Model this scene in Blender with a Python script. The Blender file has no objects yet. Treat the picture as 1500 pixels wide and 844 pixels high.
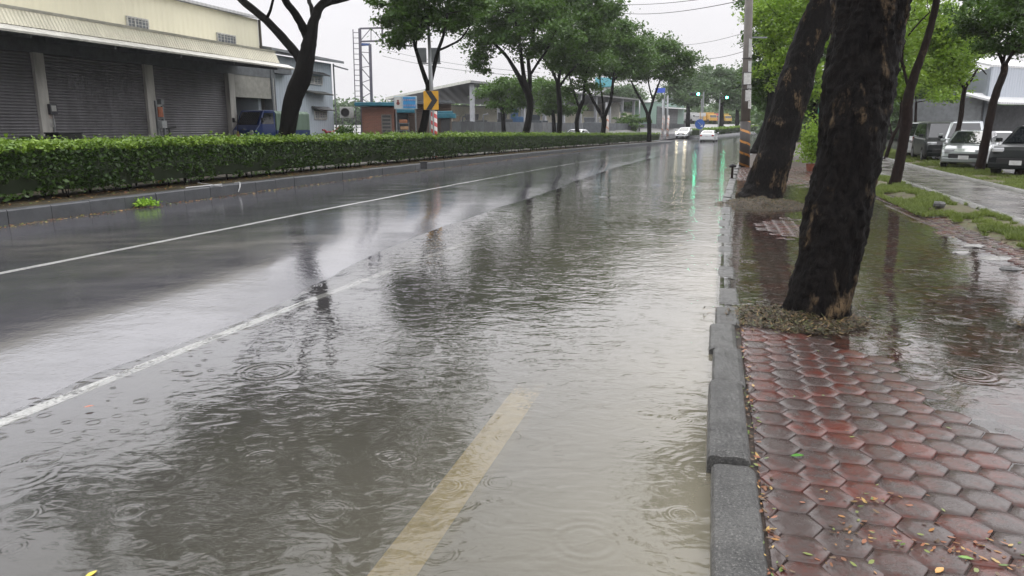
import bpy, math, random
import numpy as np
from mathutils import Vector, Matrix
from mathutils import noise as mn
R=math.radians
random.seed(7); rng=np.random.default_rng(7)
scene=bpy.context.scene
col=scene.collection

# ------------------------------------------------------------------ camera, sky, sun, exposure
FPX=1083.0; CAMH=1.8; PITCH=math.atan(236/FPX)
cam=bpy.data.cameras.new('camera'); camo=bpy.data.objects.new('camera',cam); col.objects.link(camo)
camo.location=(0,0,CAMH); camo.rotation_euler=(math.pi/2-PITCH,0,0)
cam.sensor_width=36; cam.lens=36*FPX/1500; cam.clip_start=0.05; cam.clip_end=3000
scene.camera=camo
world=bpy.data.worlds.new('World'); scene.world=world; world.use_nodes=True
wn=world.node_tree.nodes; wl=world.node_tree.links; wn.clear()
wo=wn.new('ShaderNodeOutputWorld'); wb=wn.new('ShaderNodeBackground'); wb.inputs[1].default_value=1.0
sky=wn.new('ShaderNodeTexSky'); sky.sky_type='NISHITA'; sky.sun_disc=False
SUN_EL=R(62); SUN_AZ=R(20)
sky.sun_elevation=SUN_EL; sky.sun_rotation=SUN_AZ; sky.dust_density=4.0; sky.air_density=1.5
tc=wn.new('ShaderNodeTexCoord'); sep=wn.new('ShaderNodeSeparateXYZ'); wl.new(tc.outputs['Generated'],sep.inputs[0])
ramp=wn.new('ShaderNodeValToRGB'); wl.new(sep.outputs['Z'],ramp.inputs[0])
e=ramp.color_ramp.elements
e[0].position=0.0; e[0].color=(.90,.885,.91,1)
e[1].position=1.0; e[1].color=(2.5,2.5,2.6,1)
m=e.new(.15); m.color=(.98,.965,1.0,1)
m=e.new(.25); m.color=(2.2,2.18,2.25,1)
m=e.new(.45); m.color=(2.7,2.7,2.75,1)
nz=wn.new('ShaderNodeTexNoise'); nz.inputs['Scale'].default_value=2.2; nz.inputs['Detail'].default_value=5
mp=wn.new('ShaderNodeMapping'); mp.inputs['Scale'].default_value=(1,1,3.5); wl.new(tc.outputs['Generated'],mp.inputs[0]); wl.new(mp.outputs[0],nz.inputs[0])
mr=wn.new('ShaderNodeMapRange'); mr.inputs[1].default_value=.3; mr.inputs[2].default_value=.7; mr.inputs[3].default_value=.93; mr.inputs[4].default_value=1.06
wl.new(nz.outputs[0],mr.inputs[0])
vm=wn.new('ShaderNodeVectorMath'); vm.operation='SCALE'; wl.new(ramp.outputs[0],vm.inputs[0]); wl.new(mr.outputs[0],vm.inputs['Scale'])
sk=wn.new('ShaderNodeVectorMath'); sk.operation='SCALE'; wl.new(sky.outputs[0],sk.inputs[0]); sk.inputs['Scale'].default_value=.06
mx=wn.new('ShaderNodeMix'); mx.data_type='RGBA'; mx.inputs[0].default_value=.93
wl.new(sk.outputs[0],mx.inputs[6]); wl.new(vm.outputs[0],mx.inputs[7])
wl.new(mx.outputs[2],wb.inputs[0]); wl.new(wb.outputs[0],wo.inputs[0])
sd=bpy.data.lights.new('sun','SUN'); sd.energy=0.7; sd.angle=R(25); sd.color=(1,.97,.93)
so=bpy.data.objects.new('sun',sd); col.objects.link(so)
so.rotation_euler=(R(28),0,-SUN_AZ+R(180)); 
scene.view_settings.view_transform='Standard'; scene.view_settings.look='None'
scene.view_settings.exposure=0.0; scene.view_settings.gamma=1.0
scene.render.engine='CYCLES'
scene.cycles.max_bounces=8; scene.cycles.transparent_max_bounces=16; scene.cycles.volume_bounces=1
scene.cycles.diffuse_bounces=3; scene.cycles.glossy_bounces=4; scene.cycles.caustics_reflective=False; scene.cycles.caustics_refractive=False

# ------------------------------------------------------------------ helpers
def ray(px,py):
    dx=px-750; dy=py-422
    return dx, FPX*math.cos(PITCH)-dy*math.sin(PITCH), -(dy*math.cos(PITCH)+FPX*math.sin(PITCH))
def P(px,py,z=0.0):
    x,y,d=ray(px,py); t=(z-CAMH)/d; return Vector((x*t,y*t,z))
def Q(px,py,Y):
    x,y,d=ray(px,py); t=Y/y; return Vector((x*t,Y,CAMH+d*t))
def tag(o,label=None,cat=None,group=None,kind=None):
    if label: o['label']=label
    if cat: o['category']=cat
    if group: o['group']=group
    if kind: o['kind']=kind
    return o
def thing(name,loc,label,cat,group=None,rz=0.0,scale=1.0):
    o=bpy.data.objects.new(name,None); col.objects.link(o); o.location=loc; o.rotation_euler=(0,0,rz); o.scale=(scale,)*3
    o.empty_display_size=.3
    return tag(o,label,cat,group)
def copy_tree(o,parent=None,loc=None,rz=None,label=None,scale=None):
    c=o.copy(); col.objects.link(c)
    if parent is not None: c.parent=parent
    if loc is not None: c.location=loc
    if rz is not None: c.rotation_euler=(0,0,rz)
    if label: c['label']=label
    if scale: c.scale=scale if not isinstance(scale,(int,float)) else (scale,)*3
    for ch in list(o.children): copy_tree(ch,c)
    return c
class MB:
    def __init__(s): s.v=[]; s.f=[]; s.attr={}
    def add(s,vs,fs):
        n=len(s.v); s.v.extend([tuple(p) for p in vs]); s.f.extend([tuple(i+n for i in f) for f in fs]); return s
    def box(s,c,sz,rz=0.0,tilt=None,taper=1.0):
        x,y,z=sz[0]/2,sz[1]/2,sz[2]/2
        vs=[Vector((a*x*(taper if k>0 else 1),b*y*(taper if k>0 else 1),k*z)) for k in(-1,1) for a,b in((-1,-1),(1,-1),(1,1),(-1,1))]
        M=Matrix.Rotation(rz,4,'Z')
        if tilt is not None: M=M@tilt
        vs=[M@p+Vector(c) for p in vs]
        return s.add(vs,[(3,2,1,0),(4,5,6,7),(0,1,5,4),(1,2,6,5),(2,3,7,6),(3,0,4,7)])
    def bar(s,a,b,w,h=None):
        a=Vector(a); b=Vector(b); d=b-a; L=d.length; h=h or w
        q=d.to_track_quat('X','Z').to_matrix().to_4x4()
        vs=[]
        for xx in(0,L):
            for yy,zz in((-w/2,-h/2),(w/2,-h/2),(w/2,h/2),(-w/2,h/2)): vs.append(q@Vector((xx,yy,zz))+a)
        return s.add(vs,[(3,2,1,0),(4,5,6,7),(0,1,5,4),(1,2,6,5),(2,3,7,6),(3,0,4,7)])
    def tube(s,pts,rad,n=8,nf=None,cap=True):
        pts=[Vector(p) for p in pts]; m_=len(pts)
        if not hasattr(rad,'__len__'): rad=[rad]*m_
        vs=[]; up=None
        for i,p in enumerate(pts):
            d=(pts[min(i+1,m_-1)]-pts[max(i-1,0)])
            if d.length<1e-9: d=Vector((0,0,1))
            d.normalize()
            if up is None:
                ref=Vector((0,1,0)) if abs(d.y)<.9 else Vector((1,0,0))
                up=(ref-d*ref.dot(d)).normalized()
            else: up=(up-d*up.dot(d)).normalized()
            w=d.cross(up)
            for k in range(n):
                a=2*math.pi*k/n; r=rad[i]
                dirv=up*math.cos(a)+w*math.sin(a)
                q=p+dirv*r
                if nf: q=p+dirv*(r+nf(q,r,dirv,i/(m_-1)))
                vs.append(q)
        fs=[]
        for i in range(m_-1):
            for k in range(n):
                fs.append((i*n+k,i*n+(k+1)%n,(i+1)*n+(k+1)%n,(i+1)*n+k))
        if cap: fs.append(tuple(range(n-1,-1,-1))); fs.append(tuple((m_-1)*n+k for k in range(n)))
        return s.add(vs,fs)
    def prism(s,poly,axis,a,b):
        # poly of 2d points extruded along axis between a and b. axis 'y': points (x,z); 'x': (y,z); 'z': (x,y)
        def mk(p,t): return {'y':(p[0],t,p[1]),'x':(t,p[0],p[1]),'z':(p[0],p[1],t)}[axis]
        n=len(poly); vs=[mk(p,a) for p in poly]+[mk(p,b) for p in poly]
        fs=[tuple(range(n)),tuple(range(2*n-1,n-1,-1))]+[(i,i+n,(i+1)%n+n,(i+1)%n) for i in range(n)]
        return s.add(vs,fs)
    def disc(s,c,r,axis='z',n=16,th=.02):
        c=Vector(c); d={'x':Vector((1,0,0)),'y':Vector((0,1,0)),'z':Vector((0,0,1))}[axis]
        return s.tube([c-d*th/2,c+d*th/2],r,n)
    def build(s,name,mat,parent=None,smooth=False,bevel=0,local=True):
        me=bpy.data.meshes.new(name)
        V=s.v
        if parent is not None and not local:
            inv=parent_matrix(parent).inverted(); V=[inv@Vector(p) for p in V]
        me.from_pydata([tuple(p) for p in V],[],s.f); me.update()
        if mat: me.materials.append(mat)
        if smooth: me.polygons.foreach_set('use_smooth',[True]*len(me.polygons))
        o=bpy.data.objects.new(name,me); col.objects.link(o)
        if parent is not None: o.parent=parent
        if bevel:
            b=o.modifiers.new('bevel','BEVEL'); b.width=bevel; b.segments=2; b.limit_method='ANGLE'
        return o
def parent_matrix(o):
    m_=Matrix.LocRotScale(o.location,o.rotation_euler,o.scale)
    return parent_matrix(o.parent)@m_ if o.parent else m_
def npmesh(name,V,F,mat,parent=None,smooth=False,attrs=None,nv=4):
    me=bpy.data.meshes.new(name)
    if parent is not None:
        M=np.array(parent_matrix(parent).inverted()); V=V@M[:3,:3].T+M[:3,3]
    me.vertices.add(len(V)); me.vertices.foreach_set('co',V.astype(np.float32).ravel())
    F=np.asarray(F,dtype=np.int32)
    me.loops.add(F.size); me.loops.foreach_set('vertex_index',F.ravel())
    me.polygons.add(len(F)); me.polygons.foreach_set('loop_start',np.arange(0,F.size,F.shape[1],dtype=np.int32))
    if smooth: me.polygons.foreach_set('use_smooth',np.ones(len(F),dtype=bool))
    me.update(calc_edges=True)
    if attrs:
        for k,a in attrs.items():
            at=me.attributes.new(k,'FLOAT','POINT'); at.data.foreach_set('value',np.asarray(a,dtype=np.float32))
    me.materials.append(mat)
    o=bpy.data.objects.new(name,me); col.objects.link(o)
    if parent is not None: o.parent=parent
    return o
def leaves(C,size,up=.35,jit=.35,asp=.6):
    """one folded diamond leaf per centre"""
    n=len(C); a=rng.normal(size=(n,3)); a[:,2]*=.6; a/=np.linalg.norm(a,axis=1)[:,None]
    b=rng.normal(size=(n,3)); b[:,2]*=(1-up)
    b-=a*(a*b).sum(1)[:,None]; b/=np.linalg.norm(b,axis=1)[:,None]
    s=size*(1+jit*rng.normal(size=n))[:,None]; s=np.clip(s,size*.35,size*2)
    c=np.cross(a,b)
    V=np.stack([C-a*s,C+b*s*asp+c*s*.15,C+a*s,C-b*s*asp+c*s*.15],1).reshape(-1,3)
    F=np.arange(4*n).reshape(-1,4)
    return V,F
# ---------------- node material kit
class NT:
    def __init__(s,name):
        s.m=bpy.data.materials.new(name); s.m.use_nodes=True; s.t=s.m.node_tree; s.t.nodes.clear()
        s.out=s.t.nodes.new('ShaderNodeOutputMaterial')
    def n(s,typ,**kw):
        nd=s.t.nodes.new('ShaderNode'+typ)
        for k,v in kw.items():
            if k.startswith('i_'):
                key=k[2:]; key=int(key) if key.isdigit() else key
                s.set(nd.inputs[key],v)
            else: setattr(nd,k,v)
        return nd
    def set(s,inp,v):
        if isinstance(v,bpy.types.NodeSocket): s.t.links.new(v,inp)
        elif isinstance(v,(tuple,list)) and len(v)==3 and inp.type=='RGBA': inp.default_value=(*v,1)
        else: inp.default_value=v
    def math(s,op,a,b=None,c=None,clamp=False):
        nd=s.n('Math',operation=op,use_clamp=clamp); s.set(nd.inputs[0],a)
        if b is not None: s.set(nd.inputs[1],b)
        if c is not None: s.set(nd.inputs[2],c)
        return nd.outputs[0]
    def mix(s,f,a,b):
        nd=s.n('Mix',data_type='RGBA'); s.set(nd.inputs[0],f); s.set(nd.inputs[6],a); s.set(nd.inputs[7],b); return nd.outputs[2]
    def obj(s): return s.n('TexCoord').outputs['Object']
    def geo(s): return s.n('NewGeometry').outputs['Position']
    def mapp(s,v,scale=(1,1,1),rot=(0,0,0),loc=(0,0,0)):
        nd=s.n('Mapping'); s.set(nd.inputs[0],v); nd.inputs['Scale'].default_value=scale; nd.inputs['Rotation'].default_value=rot; nd.inputs['Location'].default_value=loc; return nd.outputs[0]
    def noise(s,v,scale,detail=4,rough=.55,dist=0.0):
        nd=s.n('TexNoise'); s.set(nd.inputs['Vector'],v); nd.inputs['Scale'].default_value=scale; nd.inputs['Detail'].default_value=detail; nd.inputs['Roughness'].default_value=rough; nd.inputs['Distortion'].default_value=dist; return nd.outputs[0]
    def mr(s,v,a,b,c=0.0,d=1.0,smooth=False):
        nd=s.n('MapRange',clamp=True); 
        if smooth: nd.interpolation_type='SMOOTHSTEP'
        s.set(nd.inputs[0],v)
        for i,x in enumerate((a,b,c,d)): nd.inputs[i+1].default_value=x
        return nd.outputs[0]
    def bump(s,h,dist=1.0,strength=1.0,normal=None):
        nd=s.n('Bump'); s.set(nd.inputs['Height'],h); nd.inputs['Distance'].default_value=dist; nd.inputs['Strength'].default_value=strength
        if normal is not None: s.set(nd.inputs['Normal'],normal)
        return nd.outputs[0]
    def attr(s,name): return s.n('Attribute',attribute_name=name).outputs['Fac']
    def pr(s,base,rough=.5,metal=0.0,normal=None,spec=.5,**kw):
        nd=s.n('BsdfPrincipled'); s.set(nd.inputs['Base Color'],base); s.set(nd.inputs['Roughness'],rough); s.set(nd.inputs['Metallic'],metal); s.set(nd.inputs['Specular IOR Level'],spec)
        if normal is not None: s.set(nd.inputs['Normal'],normal)
        for k,v in kw.items(): s.set(nd.inputs[k.replace('_',' ')],v)
        return nd.outputs[0]
    def end(s,sh): s.t.links.new(sh,s.out.inputs[0]); return s.m
def plain(name,c,rough=.5,metal=0.0,dirt=.25,dscale=3.0,bscale=0,bh=.002,spec=.5,streak=False):
    t=NT(name); o=t.obj()
    v=t.mapp(o,(1,1,.18)) if streak else o
    n1=t.noise(v,dscale,6,.65); f=t.mr(n1,.35,.75)
    dc=tuple(x*(1-dirt)*.8 for x in c)
    bc=t.mix(f,c,dc)
    nm=None
    if bscale: nm=t.bump(t.noise(o,bscale,5,.6),bh)
    rr=t.mr(n1,.3,.7,rough*.8,min(1,rough*1.2))
    return t.end(t.pr(bc,rr,metal,nm,spec))
def emis(name,c,st):
    t=NT(name); nd=t.n('Emission'); t.set(nd.inputs[0],c); nd.inputs[1].default_value=st; return t.end(nd.outputs[0])
def ribbed(name,c,axis='x',period=.2,depth=.015,rough=.45,dirt=.2,metal=0.0,sharp=False):
    """corrugated sheet; period in metres along a local axis"""
    t=NT(name); o=t.obj(); sp=t.n('SeparateXYZ'); t.set(sp.inputs[0],o)
    x=sp.outputs[{'x':0,'y':1,'z':2}[axis]]
    ph=t.math('MULTIPLY',x,2*math.pi/period); sn=t.math('SINE',ph)
    if sharp: sn=t.mr(sn,.3,.8)
    h=t.math('MULTIPLY',sn,depth/2)
    n1=t.noise(t.mapp(o,(1,1,.15)),1.6,6,.65); f=t.mr(n1,.35,.8)
    bc=t.mix(f,c,tuple(q*(1-dirt) for q in c))
    return t.end(t.pr(bc,rough,metal,t.bump(h)))
def foliage(name,c1,c2,trans=.35,rough=.42,scale=.6,spec=.4):
    t=NT(name); g=t.n('NewGeometry'); o=t.obj()
    rnd=g.outputs['Random Per Island']
    n1=t.mr(t.noise(o,scale,3),.35,.65)
    f=t.math('ADD',t.math('MULTIPLY',rnd,.55),t.math('MULTIPLY',n1,.5),clamp=True)
    c=t.mix(f,c1,c2)
    a=t.pr(c,rough,0,None,spec)
    tr=t.n('BsdfTranslucent'); t.set(tr.inputs[0],t.mix(.35,c,(.12,.2,.02)))
    ms=t.n('MixShader'); ms.inputs[0].default_value=trans; t.set(ms.inputs[1],a); t.set(ms.inputs[2],tr.outputs[0])
    return t.end(ms.outputs[0])
# ---------------- road geometry (all lateral positions measured from the right kerb line)
def smooth(a,b,x):
    t=min(1,max(0,(x-a)/(b-a))); return t*t*(3-2*t)
def Rx(y): return .10+.258*y+.0011*y*y
def Lx(y): return -13.99+.241*y+.00147*y*y
def slopeR(y): return .258+.0022*y
def slopeL(y): return .241+.00294*y
def headR(y): return math.atan(slopeR(y))      # clockwise from +Y
def rise(y): return 0.0 if y<90 else (.02*(y-90) if y<150 else 1.2+.008*(y-150))
def roadz(x,y):
    u=max(0,Rx(y)-x)
    z=-.088+.0995*(1-math.exp(-u/2.4))+(.058*smooth(4.2,6.4,u)-.0245*max(0,u-5.8))*(1-.7*smooth(35,70,y))
    z-=(.020*smooth(7,13,y)+.02*smooth(18,40,y))*smooth(0,3,u)*(1-smooth(4.5,8.5,u))
    z+=.006*mn.noise(Vector((x*.35,y*.35,3)))+.003*mn.noise(Vector((x*1.2,y*1.2,9)))
    z+=rise(y)+.05*smooth(85,92,y)
    return z
def walkz(v,y):
    z=.066-.036*min(v,1.4)-.008*(y-2.7)-.034*smooth(5.2,7.2,y)-.010*smooth(1.4,3,v)
    z=max(z,-.016-.02*smooth(7,9,y)*smooth(1.2,.2,v))
    z+=.034*math.exp(-((y-13.5)/2.0)**2-((v-.7)/.8)**2)
    z+=.05*smooth(3.3,4.4,v)+.04*smooth(20,28,y)
    z+=.008*mn.noise(Vector((v*.9,y*.9,5)))+.004*mn.noise(Vector((v*2.6,y*2.6,8)))
    return z
# ------------------------------------------------------------------ materials for ground
def m_asphalt():
    t=NT('wet_asphalt'); g=t.geo()
    n1=t.noise(g,95,4,.7); n2=t.noise(g,.9,5,.6); n3=t.noise(t.mapp(g,(.45,1.2,1),rot=(0,0,R(-20))),1.3,5,.6)
    base=t.mix(t.mr(n2,.35,.7),(.072,.070,.080),(.050,.049,.056))
    base=t.mix(t.mr(n1,.58,.72),base,(.12,.115,.11))
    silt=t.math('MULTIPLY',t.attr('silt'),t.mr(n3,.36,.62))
    base=t.mix(silt,base,(.27,.24,.18))  # tan for gutter silt and for the cream wall's painted reflection
    sp=t.n('TexVoronoi'); sp.inputs['Scale'].default_value=5.0; t.set(sp.inputs['Vector'],g)
    h=t.math('ADD',t.math('MULTIPLY',n1,.00022),t.math('MULTIPLY_ADD',t.noise(g,6.5,3),.0022,t.math('MULTIPLY',t.noise(g,28,2),.0009)))
    rough=t.mr(n3,.3,.7,.05,.17)
    rough=t.math('MULTIPLY_ADD',silt,.16,rough)
    return t.end(t.pr(base,rough,0,t.bump(h,1.0),.62))
def m_murk():
    """flood water: clear film where thin, murky where deep, rippled surface"""
    t=NT('flood_water'); g=t.geo()
    dep=t.attr('depth')
    dn=t.math('ADD',dep,t.math('MULTIPLY',t.math('SUBTRACT',t.noise(g,1.6,5,.6),.5),.012))
    d2=t.math('MAXIMUM',dn,0.0)
    fac=t.math('SUBTRACT',1.0,t.math('POWER',2.718,t.math('MULTIPLY',d2,-13.0)))
    murk=t.mix(t.math('MULTIPLY',t.mr(t.noise(g,.5,4),.25,.55,.55,1.0),t.mr(dep,.035,.088)),(.112,.103,.074),(.27,.245,.185))
    dif=t.n('BsdfDiffuse'); t.set(dif.inputs[0],murk)
    tr=t.n('BsdfTransparent')
    ms=t.n('MixShader'); t.set(ms.inputs[0],fac); t.set(ms.inputs[1],tr.outputs[0]); t.set(ms.inputs[2],dif.outputs[0])
    # ripples
    rot=R(-8)
    wcoord=t.mapp(g,(.85,1.25,1),rot=(0,0,rot))
    a=t.noise(wcoord,4.8,2,.45,.8)
    b=t.noise(t.mapp(g,(.8,1.3,1),rot=(0,0,R(24))),10.5,2,.5,.9)
    c=t.noise(t.mapp(g,(.9,1.2,1),rot=(0,0,R(-30))),2.4,2,.5)
    patch=t.mr(t.noise(g,.55,3,.5),.32,.58,.42,1.0,True)
    amp=t.math('MULTIPLY',t.mr(dep,-.004,.04,.12,1.0),patch)
    h=t.math('ADD',t.math('MULTIPLY',a,.0072),t.math('MULTIPLY',b,.0026))
    h=t.math('ADD',h,t.math('MULTIPLY',c,.0050))
    h=t.math('MULTIPLY',h,amp)
    # rain rings
    for sc,off,k,am in((1.3,0,3.6,.0010),(3.4,17.3,2.4,.00045),(8.0,5.1,1.6,.00028)):
        v=t.n('TexVoronoi',voronoi_dimensions='2D'); t.set(v.inputs['Vector'],t.mapp(g,(1,1,1),loc=(off,off*1.7,0))); v.inputs['Scale'].default_value=sc
        d=t.math('DIVIDE',v.outputs['Distance'],sc)      # metres from drop
        d=v.outputs['Distance']
        cs=t.n('SeparateColor'); t.set(cs.inputs[0],v.outputs['Color'])
        r0=t.math('MULTIPLY_ADD',cs.outputs[0],.30,.04)
        q=t.math('DIVIDE',t.math('SUBTRACT',d,r0),.075)
        env=t.math('POWER',2.718,t.math('MULTIPLY',t.math('MULTIPLY',q,q),-1.0))
        ring=t.math('SINE',t.math('MULTIPLY',d,2*math.pi*(13.0)))
        on=t.mr(cs.outputs[1],.62,.9)
        rr=t.math('MULTIPLY',t.math('MULTIPLY',ring,env),t.math('MULTIPLY',on,am*.8))
        h=t.math('ADD',h,rr)
    nrm=t.bump(h,1.0)
    gl=t.n('BsdfGlossy'); gl.inputs['Roughness'].default_value=.045; t.set(gl.inputs['Normal'],nrm); gl.inputs[0].default_value=(1,1,1,1)
    fr=t.n('Fresnel'); fr.inputs[0].default_value=1.36; t.set(fr.inputs['Normal'],nrm)
    m2=t.n('MixShader'); t.set(m2.inputs[0],fr.outputs[0]); t.set(m2.inputs[1],ms.outputs[0]); t.set(m2.inputs[2],gl.outputs[0])
    return t.end(m2.outputs[0])
def m_paint(name,c,wear=.5):
    t=NT(name); g=t.geo(); n1=t.noise(g,38,5,.75); n2=t.noise(g,3,3)
    b=t.mix(t.mr(t.math('ADD',n1,t.math('MULTIPLY',n2,.35)),.62,.86),c,tuple(x*wear for x in c))
    sh=t.pr(b,.25,0,t.bump(n1,.002),.5); tr=t.n('BsdfTransparent'); ms=t.n('MixShader')
    w=t.attr('wear'); al=t.mr(t.math('ADD',t.math('MULTIPLY_ADD',n2,.7,t.math('MULTIPLY',n1,.5)),t.math('MULTIPLY',w,1.1)),1.08,1.22)
    t.set(ms.inputs[0],al); t.set(ms.inputs[1],sh); t.set(ms.inputs[2],tr.outputs[0])
    return t.end(ms.outputs[0])
def m_paver():
    t=NT('red_paver'); g=t.geo(); ge=t.n('NewGeometry'); rnd=ge.outputs['Random Per Island']
    n1=t.noise(g,8.5,6,.72); n2=t.noise(g,60,4,.7); n3=t.noise(g,1.4,3)
    red=t.mix(rnd,(.115,.031,.022),(.072,.029,.023))
    gry=t.mix(n2,(.036,.026,.024),(.085,.062,.056))
    f=t.math('ADD',t.math('MULTIPLY_ADD',n1,.8,t.math('MULTIPLY',n2,.2)),t.math('ADD',t.math('MULTIPLY',rnd,.13),t.math('MULTIPLY',n3,.35)))
    b=t.mix(t.mr(f,.60,.80),red,gry)
    b=t.mix(t.mr(n2,.6,.75,0,.5),b,(.035,.02,.018))
    h=t.math('ADD',t.math('MULTIPLY',n2,.0016),t.math('MULTIPLY',n1,.004))
    return t.end(t.pr(b,t.mr(n1,.3,.7,.12,.34),0,t.bump(h),.45))
def m_soil(name='wet_soil',c1=(.07,.05,.03),c2=(.032,.024,.016),r=.55):
    t=NT(name); g=t.geo(); n1=t.noise(g,3,6,.7); n2=t.noise(g,40,4,.7)
    return t.end(t.pr(t.mix(t.mr(n1,.35,.65),c1,c2),r,0,t.bump(n2,.02),.4))
def m_concrete(name,c=(.13,.128,.12),dk=.45,r=.42,sc=2.5):
    t=NT(name); g=t.geo(); n1=t.noise(g,sc,6,.7); n2=t.noise(g,70,5,.7)
    b=t.mix(t.mr(n1,.35,.7),c,tuple(x*dk for x in c)); b=t.mix(t.mr(n2,.5,.75,0,.7),b,tuple(x*1.5 for x in c))
    return t.end(t.pr(b,r,0,t.bump(t.math('ADD',t.math('MULTIPLY',n2,.004),t.math('MULTIPLY',n1,.006))),.5))
ASPH=m_asphalt(); WATER=m_murk(); PAVER=m_paver(); SOIL=m_soil(); KERB=m_concrete('dark_wet_kerb',(.085,.084,.084)); CONC=m_concrete('pale_wet_concrete',(.26,.25,.24),.6,.22)
KERBL=m_concrete('median_kerb',(.075,.078,.085),.6)
WHITE=m_paint('white_road_paint',(.36,.36,.345),.38); YELLOW=m_paint('yellow_road_paint',(.50,.37,.15),.7)
GRASSG=m_soil('grass_ground',(.085,.095,.030),(.085,.058,.030),.6)

# ------------------------------------------------------------------ ground, roads, kerbs
def ys_list(a,b,s0,k):
    o=[a]; 
    while o[-1]<b: o.append(min(b,o[-1]+s0+max(0,o[-1])*k))
    return o
def strip(name,fx,ys,lat,zf,mat,attrs=None,kind='structure',smoothf=True):
    """sheet along the road: fx(y, s) gives x for lateral sample s"""
    V=[];A={k:[] for k in(attrs or {})}
    for y in ys:
        for s in lat:
            x=fx(y,s); V.append((x,y,zf(x,y,s)))
            for k in A: A[k].append(attrs[k](x,y,s))
    n=len(lat); F=[]
    for i in range(len(ys)-1):
        for j in range(n-1): F.append((i*n+j,i*n+j+1,(i+1)*n+j+1,(i+1)*n+j))
    o=npmesh(name,np.array(V),np.array(F),mat,None,smoothf,A)
    return tag(o,kind=kind)
def gz(x,y):
    z=-.16+rise(y)
    left=Lx(y)-12.6-x
    if left>0: z+=.16*smooth(0,1,left)+.95*smooth(8,26,y)*smooth(.3,3,left)
    return z
gx=np.concatenate([np.linspace(-420,-80,10),np.linspace(-70,90,54),np.linspace(110,420,10)])
gy=np.concatenate([np.linspace(-60,120,61),np.linspace(126,260,20),np.linspace(280,520,8)])
V=np.array([(x,y,gz(x,y)-.02) for y in gy for x in gx]); n=len(gx)
F=[(i*n+j,i*n+j+1,(i+1)*n+j+1,(i+1)*n+j) for i in range(len(gy)-1) for j in range(n-1)]
tag(npmesh('ground',V,np.array(F),m_concrete('yard_ground',(.15,.145,.14),.55,.35,.4),None,True),kind='structure')

YR=ys_list(-3,240,.10,.012)
def silt_sheenf(x,y,s):
    a=.8*math.exp(-((y-11.6)/1.5)**2)*(1 if x<-3.2 else math.exp(-((x+3.2)/.8)**2))*(1 if x>-8 else .6)  # a and b: cream wall's reflected sheen put into the asphalt colour
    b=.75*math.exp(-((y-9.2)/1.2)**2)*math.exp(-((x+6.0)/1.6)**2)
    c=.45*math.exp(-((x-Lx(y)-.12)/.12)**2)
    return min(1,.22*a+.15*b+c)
road=strip('road',lambda y,s:Rx(y)+(Lx(y)-Rx(y))*s,YR,np.concatenate([np.linspace(-.01,.5,40),np.linspace(.52,1.0,26)]),lambda x,y,s:roadz(x,y),ASPH,{'silt':silt_sheenf})
LIFT=.004
def marking(name,fx,w,y0,y1,mat,wearf,off=LIFT):
    ys=ys_list(y0,y1,.12,.008)
    return strip(name,lambda y,s:fx(y)+s,ys,np.linspace(-w/2,w/2,3),lambda x,y,s:roadz(x,y)+off,mat,{'wear':lambda x,y,s:wearf(y)})
def Wx(y): 
    return -4.38+.26*y+.0042*y*y if y<17 else -4.38+.26*17+.0042*289+(.26+.0084*17)*(y-17)
marking('white_lane_line',Wx,.115,-2,26,WHITE,lambda y:.40+.08*smooth(7,16,y)+.5*smooth(20,27,y))
marking('white_edge_line',lambda y:-9.09+.275*y+.0013*y*y+.02*max(0,8-y),.16,-2,60,WHITE,lambda y:.32+.18*smooth(16,30,y))
marking('yellow_edge_line',lambda y:-1.27+.275*y,.205,-3,9.0,YELLOW,lambda y:.15+.25*smooth(3.5,5,y)+.75*smooth(4.2,7.6,y))

KW=.215
# water sheet: over the road and the sunken pavement
LATW=np.linspace(-.44,0,44)
def wx(y,s): return Rx(y)+(Rx(y)-Lx(y))*s if s<0 else Rx(y)+s
def wdepth(x,y,s):
    if s<=0: return -roadz(x,y)
    return -walkz(max(0,s-KW),y)*.55
YW=ys_list(-3,89,.14,.012)
LW=np.concatenate([LATW[LATW<-1e-6],[0.0],np.linspace(.12,4.9,30)])
strip('flood_water',wx,YW,LW,lambda x,y,s:0.0,WATER,{'depth':wdepth})

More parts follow.
